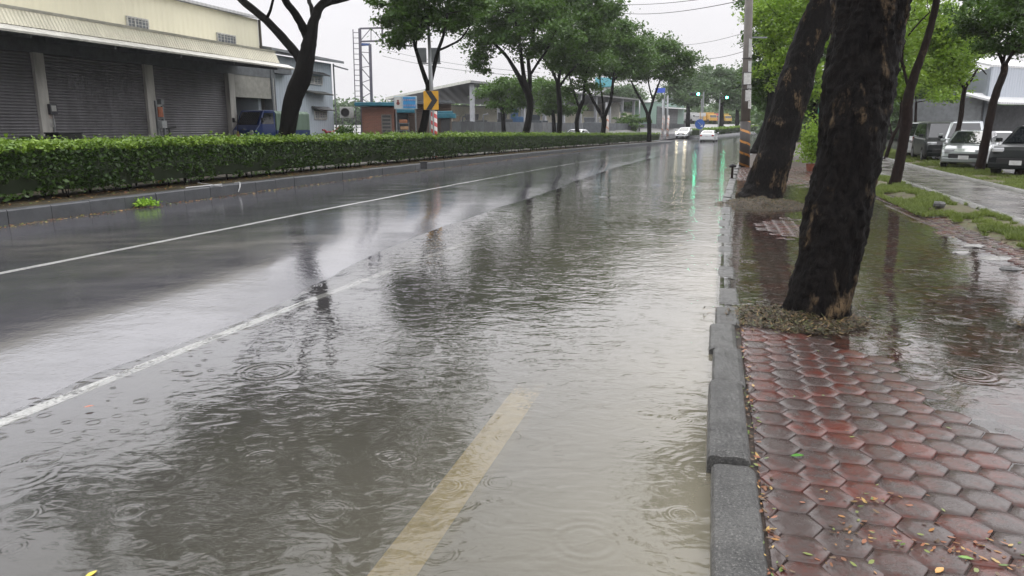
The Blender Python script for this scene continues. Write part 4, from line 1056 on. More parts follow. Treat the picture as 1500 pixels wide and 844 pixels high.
for (a,b,c,d_,hood) in((452,472,112,124,1),(458,476,163,175,1)):
    s0=awp(a,118)[0]; s1=awp(b,118)[0]; z1=awp((a+b)/2,c)[1]; z0=awp((a+b)/2,d_)[1]
    window(an,(s0+s1)/2,(z0+z1)/2,s1-s0,z1-z0,.36,bars=5)
    MB().box(((s0+s1)/2,.15,z1+.16),(s1-s0+.5,.5,.06),tilt=Matrix.Rotation(R(22),4,'X')).build('window_hood',plain('dark_hood',(.06,.06,.06),.5),an)
s0,z=awp(448,135); s1,_=awp(476,139); MB().box(((s0+s1)/2,.1,z),(s1-s0,.7,.08),tilt=Matrix.Rotation(R(15),4,'X')).build('shelf_canopy',plain('dark_hood2',(.07,.07,.06),.5),an)
s0,z=awp(405,82); s1,_=awp(428,92); MB().box((.9,.15,4.85),(1.7,.5,.5)).build('beam_end',DGREY,an)
MB().box((-.02,.2,2.4),(.35,.5,4.8)).build('dark_return',DGREY,an)
# red ribbon
p0=wloc(spx(472,0),.0,1.62); p1=wloc(spx(500,-.3),-.3,1.85)
pts=[p0.lerp(p1,k/10)+Vector((0,0,-.25*math.sin(k/10*math.pi)+.05*math.sin(k*2.3))) for k in range(11)]
mb=MB().tube(pts,[.05+.02*(k%3) for k in range(11)],6); tag(mb.build('ribbon',plain('faded_red_cloth',(.35,.05,.07),.7)),'sagging faded red ribbon tied across the end of the grey annex wall','ribbon')
# AC
ac=thing('air_conditioner',wloc(spx(507),-.1,2.35),'white air conditioner box with round grille at the annex corner','air conditioner',rz=.15)
MB().box((0,0,.35),(.86,.36,.68)).build('casing',plain('off_white_enamel',(.6,.6,.57),.4),ac,bevel=.02)
mb=MB()
for r_ in(.26,.20,.14,.08): 
    mb.tube([(-.1+r_*math.cos(a),-.20,.35+r_*math.sin(a)) for a in [k*math.pi/12 for k in range(25)]],.012,4)
mb.build('fan_grille',BLACKP,ac); MB().disc((-.1,-.185,.35),.24,'y',20,.01).build('fan_well',plain('dark_well',(.05,.05,.05),.6),ac)
MB().box((-.3,0,-.05),(.06,.5,.1)).box((.3,0,-.05),(.06,.5,.1)).bar((-.3,.2,-.1),(-.3,.2,-2.4),.05).bar((.3,.2,-.1),(.3,.2,-2.4),.05).build('bracket',METAL,ac)
# objects before the shutters
tb=thing('planter_tub',P(62,204,.0)+Vector((0,0,0)),'low black tubs stacked before the column between the left shutters','tub')
def tub(x,w,h,label):
    b=wloc(spx(x,-.6),-.6,1.15); o=thing('planter_tub',b,label,'tub','black tubs before the shutters',rz=WANG)
    mb=MB(); mb.box((0,0,h/2),(w,.6,h)); mb.box((0,0,h+.02),(w+.06,.66,.05)); mb.build('bin',BLACKP,o,bevel=.02)
    MB().box((0,0,-.58),(w*.9,.5,1.15)).build('stand',plain('dark_stand',(.03,.03,.03),.6),o)
bpy.data.objects.remove(tb)
tub(62,1.3,.28,'wide low black tub left of the shutter column'); tub(92,1.0,.42,'taller black tub just right of the shutter column')
# meter boxes on the columns
for (px_,py_,lab,c) in((75,160,'dark square meter box fixed to the column beside the left shutter',(.05,.05,.06)),(231,157,'small grey switch box on the column between the two right shutters',(.4,.4,.38))):
    z=zpx(px_,py_,-.15); b=wloc(spx(px_,.05,py_),.05,z); o=thing('meter_box',b,lab,'meter box',rz=WANG)
    MB().box((0,-.06,0),(.30,.12,.36)).build('casing',plain('meterbox',c,.5),o,bevel=.01); MB().box((0,-.125,.03),(.2,.01,.2)).build('cover',plain('boxcover',(.45,.45,.43),.4),o)
    MB().tube([(0,-.05,-.18),(0,-.05,-1.5)],.02,6).build('conduit',METAL,o)
# pasted notices (illegible) on column
for k,(px_,py_) in enumerate(((75,168),(77,180))):
    o=wloc(spx(px_,.05,py_),.052,zpx(px_,py_,-.15)); q=MB().box((0,0,0),(.22,.006,.3)).build('notice',plain('notice%d'%k,(.5,.42,.38) if k==0 else (.45,.44,.42),.6)); q.location=o; q.rotation_euler=(0,0,WANG); tag(q,'faded reddish notice pasted high on the left column' if k==0 else 'pale notice pasted low on the left column','notice')
# water pump / pipe stand at second column
b=wloc(spx(235,-.7),-.7,.55); o=thing('pipe_stand',b,'cluttered dark pipe stand with orange cover beside the middle column','pipe stand',rz=WANG)
MB().bar((-.15,0,0),(-.15,0,2.3),.08).bar((.22,0,0),(.22,0,2.1),.08).bar((-.15,0,1.6),(.22,0,1.6),.06).bar((-.15,0,.8),(.22,0,.8),.06).build('stand',METAL,o)
MB().tube([(0,-.05,1.65),(0,-.05,2.05)],[.13,.11],10).build('valve_cover',plain('orange_cover',(.4,.12,.05),.5),o)
MB().box((.12,-.02,2.25),(.16,.2,.2)).build('top_box',METAL,o); MB().box((.0,-.1,1.35),(.3,.25,.3)).build('gauge_box',plain('gaugebox',(.35,.36,.36),.5),o,bevel=.02)
MB().tube([(.3,0,1.2),(.9,0,1.25)],.05,8).tube([(.5,0,1.2),(.5,0,.1)],.035,8).build('pipe',BLACKP,o)
# broom + bags near the opening
b=wloc(spx(348,-.6),-.6,GZ+.9); o=thing('straw_broom',b,'straw broom standing upright by the open bay','broom')
MB().tube([(0,0,.7),(0.03,0,1.5)],.018,6).build('handle',BARK3,o); MB().tube([(0,0,0),(0,0,.35),(0,0,.72)],[.20,.14,.04],10).build('bristles',plain('bristle_straw',(.35,.2,.08),.8,bscale=60,bh=.02),o)

# guard house
GY=47.0
def gp(px,py,Y=GY): return Q(px,py,Y)
BRICKN=NT('red_brick'); o_=BRICKN.obj()
bt=BRICKN.n('TexBrick'); BRICKN.set(bt.inputs['Vector'],BRICKN.n('TexCoord').outputs['UV']) ; 
sp=BRICKN.n('SeparateXYZ'); BRICKN.set(sp.inputs[0],o_); cb=BRICKN.n('CombineXYZ'); BRICKN.set(cb.inputs[0],BRICKN.math('ADD',sp.outputs[0],sp.outputs[1])); BRICKN.set(cb.inputs[1],sp.outputs[2]); BRICKN.set(bt.inputs['Vector'],cb.outputs[0])
bt.inputs['Scale'].default_value=1; bt.inputs['Brick Width'].default_value=.23; bt.inputs['Row Height'].default_value=.075; bt.inputs['Mortar Size'].default_value=.008
bt.inputs['Color1'].default_value=(.26,.10,.065,1); bt.inputs['Color2'].default_value=(.20,.075,.05,1); bt.inputs['Mortar'].default_value=(.22,.16,.13,1)
BRICK=BRICKN.end(BRICKN.pr(bt.outputs[0],.6))
gh=thing('guard_house',Vector((gp(545,190).x,GY,0)),'red brick guard house with turquoise roof trim behind the hedge','guard house')
x0=gp(531,190).x-gh.location.x; x1=gp(578,190).x-gh.location.x; x2=gp(628,190).x-gh.location.x; x3=gp(660,190).x-gh.location.x; zt=gp(550,157).z
MB().box(((x0+x1)/2,1.6,zt/2),(x1-x0,3.2,zt)).build('brick_wall',BRICK,gh)
TURQ=plain('turquoise_paint',(.03,.17,.235),.5,dirt=.3)
MB().box(((x0+x1)/2-.1,1.5,zt+.17),(x1-x0+.5,3.9,.22)).build('roof',TURQ,gh,bevel=.03)
w_=MB(); xx=gp(566,170).x-gh.location.x
w_.box((xx,-.02,2.0),(.62,.08,1.1)); wf=w_.build('window',plain('grey_window_frame',(.22,.20,.18),.5),gh)
mb=MB(); [mb.box((xx,-.07,1.55+.22*k),(.5,.02,.13)) for k in range(5)]; mb.build('louvre',plain('dark_louvre',(.07,.07,.07),.4),wf)
MB().box(((x1+x3)/2,.9,1.55),(x3-x1,.12,3.3)).build('slatted_wall',ribbed('dark_slats',(.16,.12,.10),'z',.12,.03,.6,.3),gh)
MB().box((x3-.35,.6,1.3),(.55,.5,2.9)).build('brick_pillar',BRICK,gh)
MB().box(((x1+x3)/2,1.4,3.32),(x3-x1+.2,2.6,.14)).build('lean_to_roof',ROOFD,gh)
MB().box((x1+.45,.2,1.3),(.8,.3,2.6)).build('doorway',plain('dark_door',(.03,.035,.04),.5),gh)
MB().box((x1+.75,-.15,2.75),(1.15,.8,.22)).build('door_canopy',TURQ,gh,bevel=.03)
# small turquoise post box + kiosk
b=Vector((gp(653,190,46).x,46,0)); o=thing('kiosk_booth',b,'small dark booth with turquoise roof cap right of the brick pillar','booth')
MB().box((0,0,1.15),(.55,.55,2.3)).build('body',plain('booth_dark',(.05,.05,.055),.5),o,bevel=.02); MB().box((0,0,2.45),(1.25,.9,.28)).box((0,0,2.66),(.9,.6,.14)).build('roof',TURQ,o,bevel=.03)
b=Vector((gp(592,190,45.6).x,45.6,0)); o=thing('goods_rack',b,'metal rack holding orange and brown goods beside the guard house door','rack')
MB().bar((-.3,0,0),(-.3,0,2.1),.04).bar((.3,0,0),(.3,0,2.1),.04).box((0,0,1.2),(.6,.4,.04)).box((0,0,1.6),(.6,.4,.04)).box((0,0,2.0),(.6,.4,.04)).build('frame',METAL,o)
for k,(z,c) in enumerate(((1.33,(.45,.22,.10)),(1.73,(.50,.30,.16)),(2.12,(.40,.16,.08)))): MB().box((random.uniform(-.05,.05),-.02,z),(.46,.34,.2)).build('goods',plain('goods%d'%k,c,.6),o,bevel=.03)
# sign board : white panel with emblem left, blue panel with two faded pink lines
s0=gp(577,141,45.2); s1=gp(611,160,45.2); b=Vector(((s0.x+s1.x)/2,45.2,0)); o=thing('sign_board',b,'blue and white notice board on posts in front of the guard house','sign')
w=s1.x-s0.x; h=s0.z-s1.z; zc=(s0.z+s1.z)/2
MB().box((0,.02,zc),(w,.10,h)).build('board_frame',plain('pale_frame',(.5,.6,.65),.4),o,bevel=.01)
MB().box((-w/2+.24,-.035,zc),(.40,.02,h-.10)).build('emblem_panel',plain('sign_white',(.62,.62,.60),.5,dirt=.1),o)
MB().box((.23,-.035,zc),(w-.62,.02,h-.10)).build('text_panel',plain('sign_blue',(.05,.30,.62),.45,dirt=.1),o)
mb=MB(); 
for zz in(zc+.16,zc-.16):
    x=-.12
    while x<.60: 
        ww=random.uniform(.05,.085); mb.box((x+ww/2,-.048,zz+.02),(ww,.008,.035)); mb.box((x+ww/2,-.048,zz-.035),(ww*.8,.008,.03)); mb.box((x+ww*.2,-.048,zz-.005),(.018,.008,.12)); mb.box((x+ww*.8,-.048,zz-.005),(.016,.008,.10)); x+=ww+.035
tag(mb.build('lettering',plain('faded_pink',(.60,.50,.66),.5),o),kind='stuff')
MB().disc((-w/2+.24,-.05,zc-.04),.10,'y',12,.012).box((-w/2+.24,-.05,zc+.11),(.12,.012,.09)).build('emblem',plain('emblem_red',(.22,.05,.04),.5),o)
MB().bar((-w/2+.1,.05,0),(-w/2+.1,.05,zc-h/2),.07).bar((w/2-.1,.05,0),(w/2-.1,.05,zc-h/2),.07).build('post',METAL,o)
# disused sign frame tower with ladder
TY=49.0; b=Vector((Q(534,190,TY).x,TY,0)); o=thing('steel_tower',b,'rusty steel lattice tower with side ladder and an empty sign frame on top','tower')
def tq(px,py): p=Q(px,py,TY); return Vector((p.x-b.x,0,p.z))
A0,A1=tq(530,185),tq(527,42); B0,B1=tq(545,185),tq(542,65); C0,C1=tq(521,185),tq(517,43)
FR=plain('purple_grey_steel',(.16,.15,.18),.5,.3)
def gr(p): return Vector((p.x,p.y,0))
mb=MB(); mb.bar(gr(A0),A1,.16); mb.bar(gr(B0),B1,.16); mb.build('leg',FR,o)
mb=MB(); mb.bar(A1+Vector((0,.0,-1.0)),B1,.12); n=7
for k in range(n):
    a=gr(A0).lerp(A1,.1+k*.12); c_=gr(B0).lerp(B1,.1+(k+1)*.118); d_=gr(B0).lerp(B1,.1+k*.118); mb.bar(a,c_,.04); mb.bar(a,d_,.05)
mb.build('bracing',FR,o)
lad=MB(); lad.bar(gr(C0),C1,.05); lad.bar(gr(C0)+Vector((.36,0,0)),C1+Vector((.36,0,0)),.05); lad.build('ladder',FR,o)
lr=MB()
for k in range(24): 
    p=gr(C0).lerp(C1,.02+k*.0415); lr.bar(p,p+Vector((.36,0,0)),.035)
tag(lr.build('rungs',FR,bpy.data.objects['ladder']),kind='stuff')
D0,D1,E0,E1=tq(527,42),tq(560,41),tq(527,61),tq(560,60)
mb=MB(); mb.bar(D0,D1,.1); mb.bar(E0,E1,.1); mb.bar(D1,E1,.1); mb.bar((D0+D1)/2,(E0+E1)/2,.05); mb.bar(E0,(D0+D1)/2,.04); mb.bar((D0+D1)/2,E1,.04); mb.build('sign_frame',FR,o)
p=tq(548,65); MB().bar(B1+Vector((0,0,-.02)),tq(530,65),.14).bar(tq(543,70),tq(543,90),.10).build('head_beam',plain('blue_steel',(.07,.12,.3),.5),o)

# chevron + lamp pole
CY=38.2; b=Vector((Q(634,186,CY).x,CY,.28)); 
pole=thing('street_light_pole',Vector((Q(636,186,CY+.5).x,CY+.5,.28)),'grey tapered street light pole with red and white striped base','street light')
pl=pole.location; top=Q(627,28,CY+.5)
MB().tube([pl+Vector((0,0,0)),top],[.125,.07],14).build('shaft',GALV,pole,local=False,smooth=True)
MB().tube([top,top+Vector((.1,0,1.6)),top+Vector((.9,-.5,2.3)),top+Vector((2.3,-1.3,2.5))],[.07,.06,.05,.04],8).build('arm',GALV,pole,local=False)
MB().box(top+Vector((2.6,-1.5,2.5)),(.7,.3,.14),rz=-.5).build('lamp_head',GALV,pole,local=False,bevel=.04)
RW=NT('red_white_diagonal'); o_=RW.obj(); sp=RW.n('SeparateXYZ'); RW.set(sp.inputs[0],o_)
an_=RW.math('ARCTAN2',sp.outputs[1],sp.outputs[0]); f=RW.math('FRACT',RW.math('ADD',RW.math('DIVIDE',sp.outputs[2],.42),RW.math('DIVIDE',an_,2*math.pi)))
RWM=RW.end(RW.pr(RW.mix(RW.math('GREATER_THAN',f,.5),(.62,.60,.58),(.45,.05,.05)),.5))
MB().tube([pl,pl+Vector((0,0,2.3))],[.16,.16],16).build('striped_sleeve',RWM,pole,local=False,smooth=True)
cs=thing('chevron_sign',b+Vector((0,-.1,0)),'yellow square sign with black chevron pointing right, on the median','road sign')
a1=Q(620.5,133.5,CY); a2=Q(643,161,CY); zc=(a1.z+a2.z)/2-cs.location.z; w=a2.x-a1.x; h=a1.z-a2.z; xc=(a1.x+a2.x)/2-cs.location.x
MB().box((xc,-.02,zc),(w,.03,h)).build('panel',plain('road_sign_yellow',(.70,.36,.02),.4,dirt=.08),cs,bevel=.008)
ch=[(-.38,.5),(.02,.5),(.47,0),(.02,-.5),(-.38,-.5),(.05,0)]
MB().prism([(xc+x*w*.92+0,zc+y*h*.985) for x,y in ch],'y',-.046,-.038).build('chevron',BLACKP,cs)
MB().tube([(.05,.03,0),(.03,.03,zc+h/2-.05)],.04,10).build('post',GALV,cs)
# two camera/signal boxes behind T2
b=Vector((Q(628,100,43).x,43,.2)); o=thing('signal_back',b,'pair of grey signal boxes seen from behind through the forked tree','traffic signal')
for px_ in(618,638):
    q=Q(px_,81,43)-b; MB().box(q,(.5,.25,.78)).build('signal_housing',plain('dull_steel',(.16,.17,.18),.5),o,bevel=.03)
MB().bar(Q(612,93,43)-b,Q(646,93,43)-b,.06).bar(Vector((0,.1,0)),Q(628,70,43)-b+Vector((0,.1,0)),.10).build('bracket_pole',GALV,o)

# ---- fenced yard and open shed
def fx(Y): return -29.99+.241*Y+.00147*Y*Y
FZ=.93
fence=thing('panel_fence',Vector((fx(90),90,FZ)),'long grey sheet metal panel fence along the far side of the oncoming road','fence')
FM=[plain('fence_grey%d'%i,c,.5,.2,dirt=.3,dscale=1.2) for i,c in enumerate([(.125,.135,.145),(.16,.165,.17),(.10,.105,.115)])]
ys=68.0; k=0; segs=[[],[],[]]
mbs=[MB(),MB(),MB()]
while ys<139:
    y2=ys+2.2; p0=Vector((fx(ys),ys,FZ-.1)); p1=Vector((fx(y2),y2,FZ-.1)); z2=1.45+.06*random.random(); i=random.choice([0,0,1,2])
    d=(p1-p0); m_=(p0+p1)/2+Vector((0,0,z2/2)); mb=MB().box(m_,(d.length-.05,.05,z2),rz=math.atan2(d.y,d.x)); mb.build('panel',FM[i],fence,local=False); ys=y2
mb=MB()
ys=68
while ys<139: mb.bar((fx(ys)-.05,ys,FZ),(fx(ys)-.05,ys,FZ+1.55),.09); ys+=4.4
tag(mb.build('posts',METAL,fence,local=False),kind='stuff')
sh=thing('open_shed',Vector((-4.4,84,FZ)),'large open sided shed with dark corrugated underside and pale square columns','shed')
c0=Q(690,121,84); cL=Q(566,146,99); 
ux=Vector((math.cos(math.atan2(1,.50)),math.sin(math.atan2(1,.50)),0)); back=(Vector((cL.x,cL.y,0))-Vector((c0.x,c0.y,0)))
Ls=62; zt=c0.z; zb_=cL.z
P0=Vector((c0.x,c0.y,zt)); P1=P0+ux*Ls; P2=P1+back; P2.z=zb_; P3=P0+back; P3.z=zb_
def slab(pts,th,name,m,par):
    mb=MB(); up=Vector((0,0,th)); mb.add([p for p in pts]+[p+up for p in pts],[(3,2,1,0),(4,5,6,7),(0,1,5,4),(1,2,6,5),(2,3,7,6),(3,0,4,7)]); return mb.build(name,m,par,local=False)
slab([P0,P1,P2,P3],.10,'roof',ribbed('shed_roof_sheet',(.10,.11,.125),'x',1.1,.10,.55,.2),sh)
mb=MB(); mb.bar(P0+Vector((-.05,-.05,.15)),P3+Vector((-.05,-.05,.15)),.12,.30); mb.build('gable_fascia',plain('pale_fascia',(.55,.56,.50),.5),sh,local=False)
mb=MB(); mb.bar(P0+Vector((.05,-.1,.1)),P1+Vector((.05,-.1,.1)),.12,.25); mb.build('eave_fascia',plain('dark_fascia',(.2,.2,.2),.5),sh,local=False)
SC=plain('shed_column_paint',(.33,.34,.36),.55,dirt=.25)
for k in range(10):
    p=P0+ux*(1.2+k*6.6)+Vector((-.5,.2,0)); p.z=FZ-.1; MB().box(p+Vector((0,0,(zt-FZ)/2)),(.42,.42,zt-FZ),rz=math.atan2(ux.y,ux.x)).build('column',SC,sh,local=False)
    if k<7:
        p=P3+ux*(1.2+k*9)+Vector((.5,-1,0)); p.z=FZ-.1; MB().box(p+Vector((0,0,(zb_-FZ)/2)),(.4,.4,zb_-FZ)).build('column',SC,sh,local=False)
# cream wall behind
a=Q(661,170,104); bb=Q(960,170,160); 
cw=thing('yard_wall',Vector((a.x,104,FZ)),'cream rear wall seen under the open shed roof','wall')
d=Vector((bb.x-a.x,bb.y-a.y,0)); mid=Vector(((a.x+bb.x)/2,(a.y+bb.y)/2,0)); zt2=Q(700,157,108).z
MB().box(mid+Vector((0,0,FZ+(zt2-FZ)/2)),(d.length,.3,zt2-FZ),rz=math.atan2(d.y,d.x)).build('wall_face',plain('cream_wall_paint',(.85,.80,.66),.6,dirt=.08,dscale=.6),cw,local=False)
MB().box(mid+Vector((0,-.1,zt2+.1)),(d.length,.5,.16),rz=math.atan2(d.y,d.x)).build('coping',plain('coping_grey',(.3,.3,.28),.6),cw,local=False)
# machinery in the yard
for i,(px_,zt_,w,c,lab) in enumerate([(697,167,2.6,(.05,.05,.05),'dark scrap machinery pile under the shed, left of young tree'),(740,165,1.8,(.04,.045,.05),'tall black machine cabinet under the shed behind the young tree'),(757,160,1.6,(.04,.10,.20),'blue machine with hopper under the shed'),(788,168,2.4,(.05,.06,.07),'dark low machine stack under the shed right of the wavy trunk'),(672,170,1.5,(.25,.2,.14),'brown crate machine just left of the scrap pile under the shed'),(868,172,2.2,(.12,.13,.14),'grey machine under the shed roof near the forked tree')]):
    Y=88+i*1.5; t_=Q(px_,zt_,Y); b=Vector((t_.x,Y,FZ)); o=thing('yard_machine',b,lab,'machine','machines standing under the open shed'); h=t_.z-FZ; M_=plain('machine%d'%i,c,.5,.3)
    MB().box((0,0,h*.35),(w,1.4,h*.7)).build('base',M_,o,bevel=.05)
    MB().box((-w*.18,0,h*.8),(w*.5,1,h*.4),taper=1.25).build('hopper',M_,o,bevel=.04)
    MB().tube([(w*.3,0,h*.6),(w*.34,0,h*.95),(w*.55,0,h*1.0)],.09,8).build('pipe',METAL,o)
# blue-topped tank tower and factory
Y=150; b=Vector((Q(886,186,Y).x,Y,1.2)); o=thing('silo_tower',b,'tower of rusty brown columns carrying a teal tank, behind the trees','silo')
for px_,c in((883,(.20,.10,.08)),(889,(.16,.11,.10)),(894,(.22,.14,.12))):
    q=Q(px_,135,Y)-b; MB().tube([Vector((q.x,0,0)),Vector((q.x,0,q.z))],.42,10).build('silo_column',plain('silo%d'%px_,c,.6,dirt=.3),o)
q0=Q(872,128,Y)-b; q1=Q(898,114,Y)-b; MB().box(((q0.x+q1.x)/2,0,(q0.z+q1.z)/2),(q1.x-q0.x,2.5,q1.z-q0.z)).build('tank',plain('teal_tank',(.10,.36,.42),.5),o,bevel=.1)
q0=Q(868,136,Y)-b; q1=Q(902,129,Y)-b; MB().box(((q0.x+q1.x)/2,0,(q0.z+q1.z)/2),(q1.x-q0.x,3,q1.z-q0.z)).build('platform',plain('platform_grey',(.35,.35,.36),.5),o)
def block(name,cat,label,pxa,pxb,ztop,Ya,Yb,wallm,depthv,roofm,ridge=0.0,z0=None,over=.4):
    """rectangular building between two pixel columns at depths Ya/Yb, going back depthv metres"""
    a=Q(pxa,186,Ya); bb=Q(pxb,186,Yb); z0=rise((Ya+Yb)/2)-.1 if z0 is None else z0
    d=Vector((bb.x-a.x,bb.y-a.y,0)); L=d.length; ang=math.atan2(d.y,d.x); h=ztop-z0
    o=thing(name,Vector((a.x,a.y,z0)),label,cat,rz=ang)
    mb=MB(); mb.prism([(0,0),(L,0),(L,h),(L/2,h+ridge),(0,h)],'y',0,depthv); mb.build('wall',wallm,o)
    mb=MB(); t=.15
    mb.prism([(-over,h-over*ridge/(L/2)),(L/2,h+ridge),(L/2,h+ridge+t),(-over,h+t-over*ridge/(L/2))],'y',-over,depthv+over)
    mb.prism([(L+over,h-over*ridge/(L/2)),(L/2+.002,h+ridge),(L/2+.002,h+ridge+t),(L+over,h+t-over*ridge/(L/2))],'y',-over,depthv+over)
    mb.build('roof',roofm,o); return o,L,h
GREENW=ribbed('pale_green_sheet',(.24,.36,.30),'x',.4,.03,.5,.2); GREENF=ribbed('pale_green_side_sheet',(.27,.40,.34),'y',.4,.03,.5,.2)
Ya=148
o,L,h=block('factory','factory','pale green gabled factory with a tall dark roller door beyond the hedge end',952,1001,Q(952,150,Ya).z,Ya,Ya+14,GREENW,42,ROOFL,1.6,1.0)
MB().box((L*.48,-.03,h*.44),(L*.62,.12,h*.88)).build('roller_door',ribbed('dark_door_sheet',(.12,.125,.13),'z',.5,.04,.5,.2),o)
MB().box((L*.62,-.9,h*.83),(L*.7,1.8,.10),tilt=Matrix.Rotation(R(8),4,'X')).build('door_canopy',ROOFL,o)
o2,L2,h2=block('factory_wing','building','low pale green wing with light sloping roof left of the gabled factory',905,951,Q(925,155,Ya+8).z,Ya+8,Ya+8,GREENF,16,ROOFL,1.2,1.0)
o3,L3,h3=block('shop_house','building','cream building wedge with dark eave beside the panel fence',893,907,Q(900,152,140).z,140,142,plain('shop_cream',(.50,.48,.42),.6),8,ROOFL,.6,1.0)
# sheet fence right of bush
mb=MB(); 
# stripes on far poles
def farpole(px_,py0,py1,Y,label,r_=.13,stripe=True,arms=True,group='utility poles by the factory'):
    b=Q(px_,190,Y); b=Vector((b.x,Y,rise(Y) if Y>90 else 0)); o=thing('utility_pole',b,label,'utility pole',group); t=Q(px_,py0,Y)
    MB().tube([Vector((0,0,0)),t-b],[r_*1.2,r_],10).build('shaft',GALV,o,smooth=True)
    if stripe: MB().tube([Vector((0,0,0)),Vector((0,0,3.0))],r_*1.25+.03,12).build('striped_sleeve',STR,o,smooth=True)
    if arms: MB().bar((t-b)+Vector((-.9,0,-.5)),(t-b)+Vector((.9,0,-.5)),.1).build('crossarm',METAL,o)
    return o
def stripes(name,c1,c2,per):
    S=NT(name); o_=S.obj(); sp=S.n('SeparateXYZ'); S.set(sp.inputs[0],o_)
    an_=S.math('ARCTAN2',sp.outputs[1],sp.outputs[0]); f=S.math('FRACT',S.math('ADD',S.math('DIVIDE',sp.outputs[2],per),S.math('DIVIDE',an_,2*math.pi)))
    n1=S.noise(o_,5,5,.7)
    return S.end(S.pr(S.mix(S.math('MULTIPLY',S.math('GREATER_THAN',f,.80),S.mr(n1,.36,.5)),c1,c2),.5))
STR=stripes('orange_white_band',(.5,.45,.42),(.5,.17,.08),.8)
farpole(971,146,195,112,'grey utility pole with orange striped base, left one by the factory'); farpole(978,140,195,114,'grey utility pole with orange striped base, right one by the factory',arms=True)
farpole(889,150,197,80,'short red and white striped post behind the forked median tree',.14,True,False,None)
farpole(937,140,195,118,'thin plain pole in front of the pale green wing',.10,False,False,None)
o=thing('direction_sign',Vector((Q(968,130,110).x,110,rise(110))),'small blue direction sign high above the poles near the factory','road sign')
q0=Q(960,129,110)-o.location; q1=Q(974,136,110)-o.location
MB().box(((q0.x+q1.x)/2,0,(q0.z+q1.z)/2),(q1.x-q0.x,.05,abs(q0.z-q1.z))).build('panel',plain('sign_royal_blue',(.04,.10,.55),.4),o); MB().bar((q1.x,.05,0),(q1.x,.05,q0.z),.12).build('post',GALV,o)
# guide panel + keep right sign on far median nose
Y=101.5; b=Vector((Q(1027,190,Y).x,Y,rise(Y))); o=thing('keep_right_sign',b,'blue round arrow sign under two white plates on the far median nose','road sign')
q=Q(1025,182,Y)-b; MB().disc((q.x,-.08,q.z),.66,'y',24,.04).build('disc',plain('blue_sign_disc',(.03,.10,.35),.4),o)
MB().bar((q.x-.28,-.12,q.z+.28),(q.x+.26,-.12,q.z-.26),.13,.02).prism([(q.x+.40,q.z-.40),(q.x+.05,q.z-.33),(q.x+.33,q.z-.05)],'y',-.13,-.11).build('arrow',plain('sign_arrow_white',(.7,.7,.7),.4),o)
for px_ in(1021.5,1030): 
    q2=Q(px_,168,Y)-b; MB().box((q2.x,-.08,q2.z),(.66,.04,.46)).build('plate',plain('white_plate',(.62,.62,.62),.4),o)
MB().tube([(q.x+.1,0,0),(q.x+.1,0,Q(1028,145,Y).z-b.z)],.07,8).build('post',GALV,o)
# traffic signals
TLG=emis('green_lamp',(.10,1.0,.55),42.0)
def signal(px_,py_,Y,label,pxp,glow=1):
    b=Vector((Q(pxp,190,Y).x,Y,rise(Y))); o=thing('traffic_light',b,label,'traffic light','green traffic lights at the junction'); q=Q(px_,py_,Y)-b
    MB().tube([(0,0,0),(0,0,q.z+.3)],.10,10).build('pole',GALV,o)
    MB().bar((0,0,q.z-.15),(q.x+.1,0,q.z-.15),.10).build('mast_arm',GALV,o)
    hd=MB().box((q.x-.45,-.15,q.z),(1.35,.26,.46)).build('housing',plain('signal_housing_green',(.02,.05,.035),.4),o,bevel=.03)
    for k in range(2): MB().disc((q.x-.92+.44*k,-.285,q.z),.15,'y',16,.015).build('unlit_lens',plain('unlit_lens%d'%k,(.06,.02,.02),.2),hd)
    MB().disc((q.x,-.29,q.z),.17,'y',20,.02).build('green_lens',TLG,hd)
    mb=MB()
    for k in range(3):
        cx=q.x-.92+.44*k+(.04 if k==2 else 0)
        pts=[(cx+.19*math.cos(a),-.30,q.z+.19*math.sin(a)) for a in [math.pi*(.0+j/8) for j in range(9)]]
        mb.add(pts+[(x,-.46,z-.02) for x,y,z in pts],[(j,j+1,j+10,j+9) for j in range(8)])
    mb.build('visor',BLACKP,hd)
signal(1022,138,104,'green traffic light left of the pair, on the far median mast',1028); signal(1064,143,120,'green traffic light, smaller and farther right one',1052)

# ------------------------------------------------------------------ vehicles
TYRE=plain('tyre_rubber',(.015,.015,.015),.7); RIM=plain('wheel_rim',(.35,.35,.36),.3,.8); CGLASS=plain('car_glass',(.012,.014,.017),.04,dirt=.05,spec=.8)
HL=plain('headlamp_glass',(.55,.56,.58),.08,.3); TL=plain('tail_lamp_red',(.35,.015,.012),.15); PLATE=plain('number_plate',(.6,.6,.6),.4); CHROME=plain('chrome',(.5,.5,.5),.15,1.0)
def paint(name,c,rough=.16,metal=.2,coat=1.0):
    t=NT(name); n1=t.noise(t.obj(),40,3)
    nd=t.n('BsdfPrincipled'); t.set(nd.inputs['Base Color'],c); nd.inputs['Roughness'].default_value=.35; nd.inputs['Metallic'].default_value=metal; nd.inputs['Coat Weight'].default_value=coat; nd.inputs['Coat Roughness'].default_value=.05
    nd.inputs['Specular IOR Level'].default_value=.5 if coat>.5 else .22
    t.set(nd.inputs['Normal'],t.bump(n1,.0006)); return t.end(nd.outputs[0])
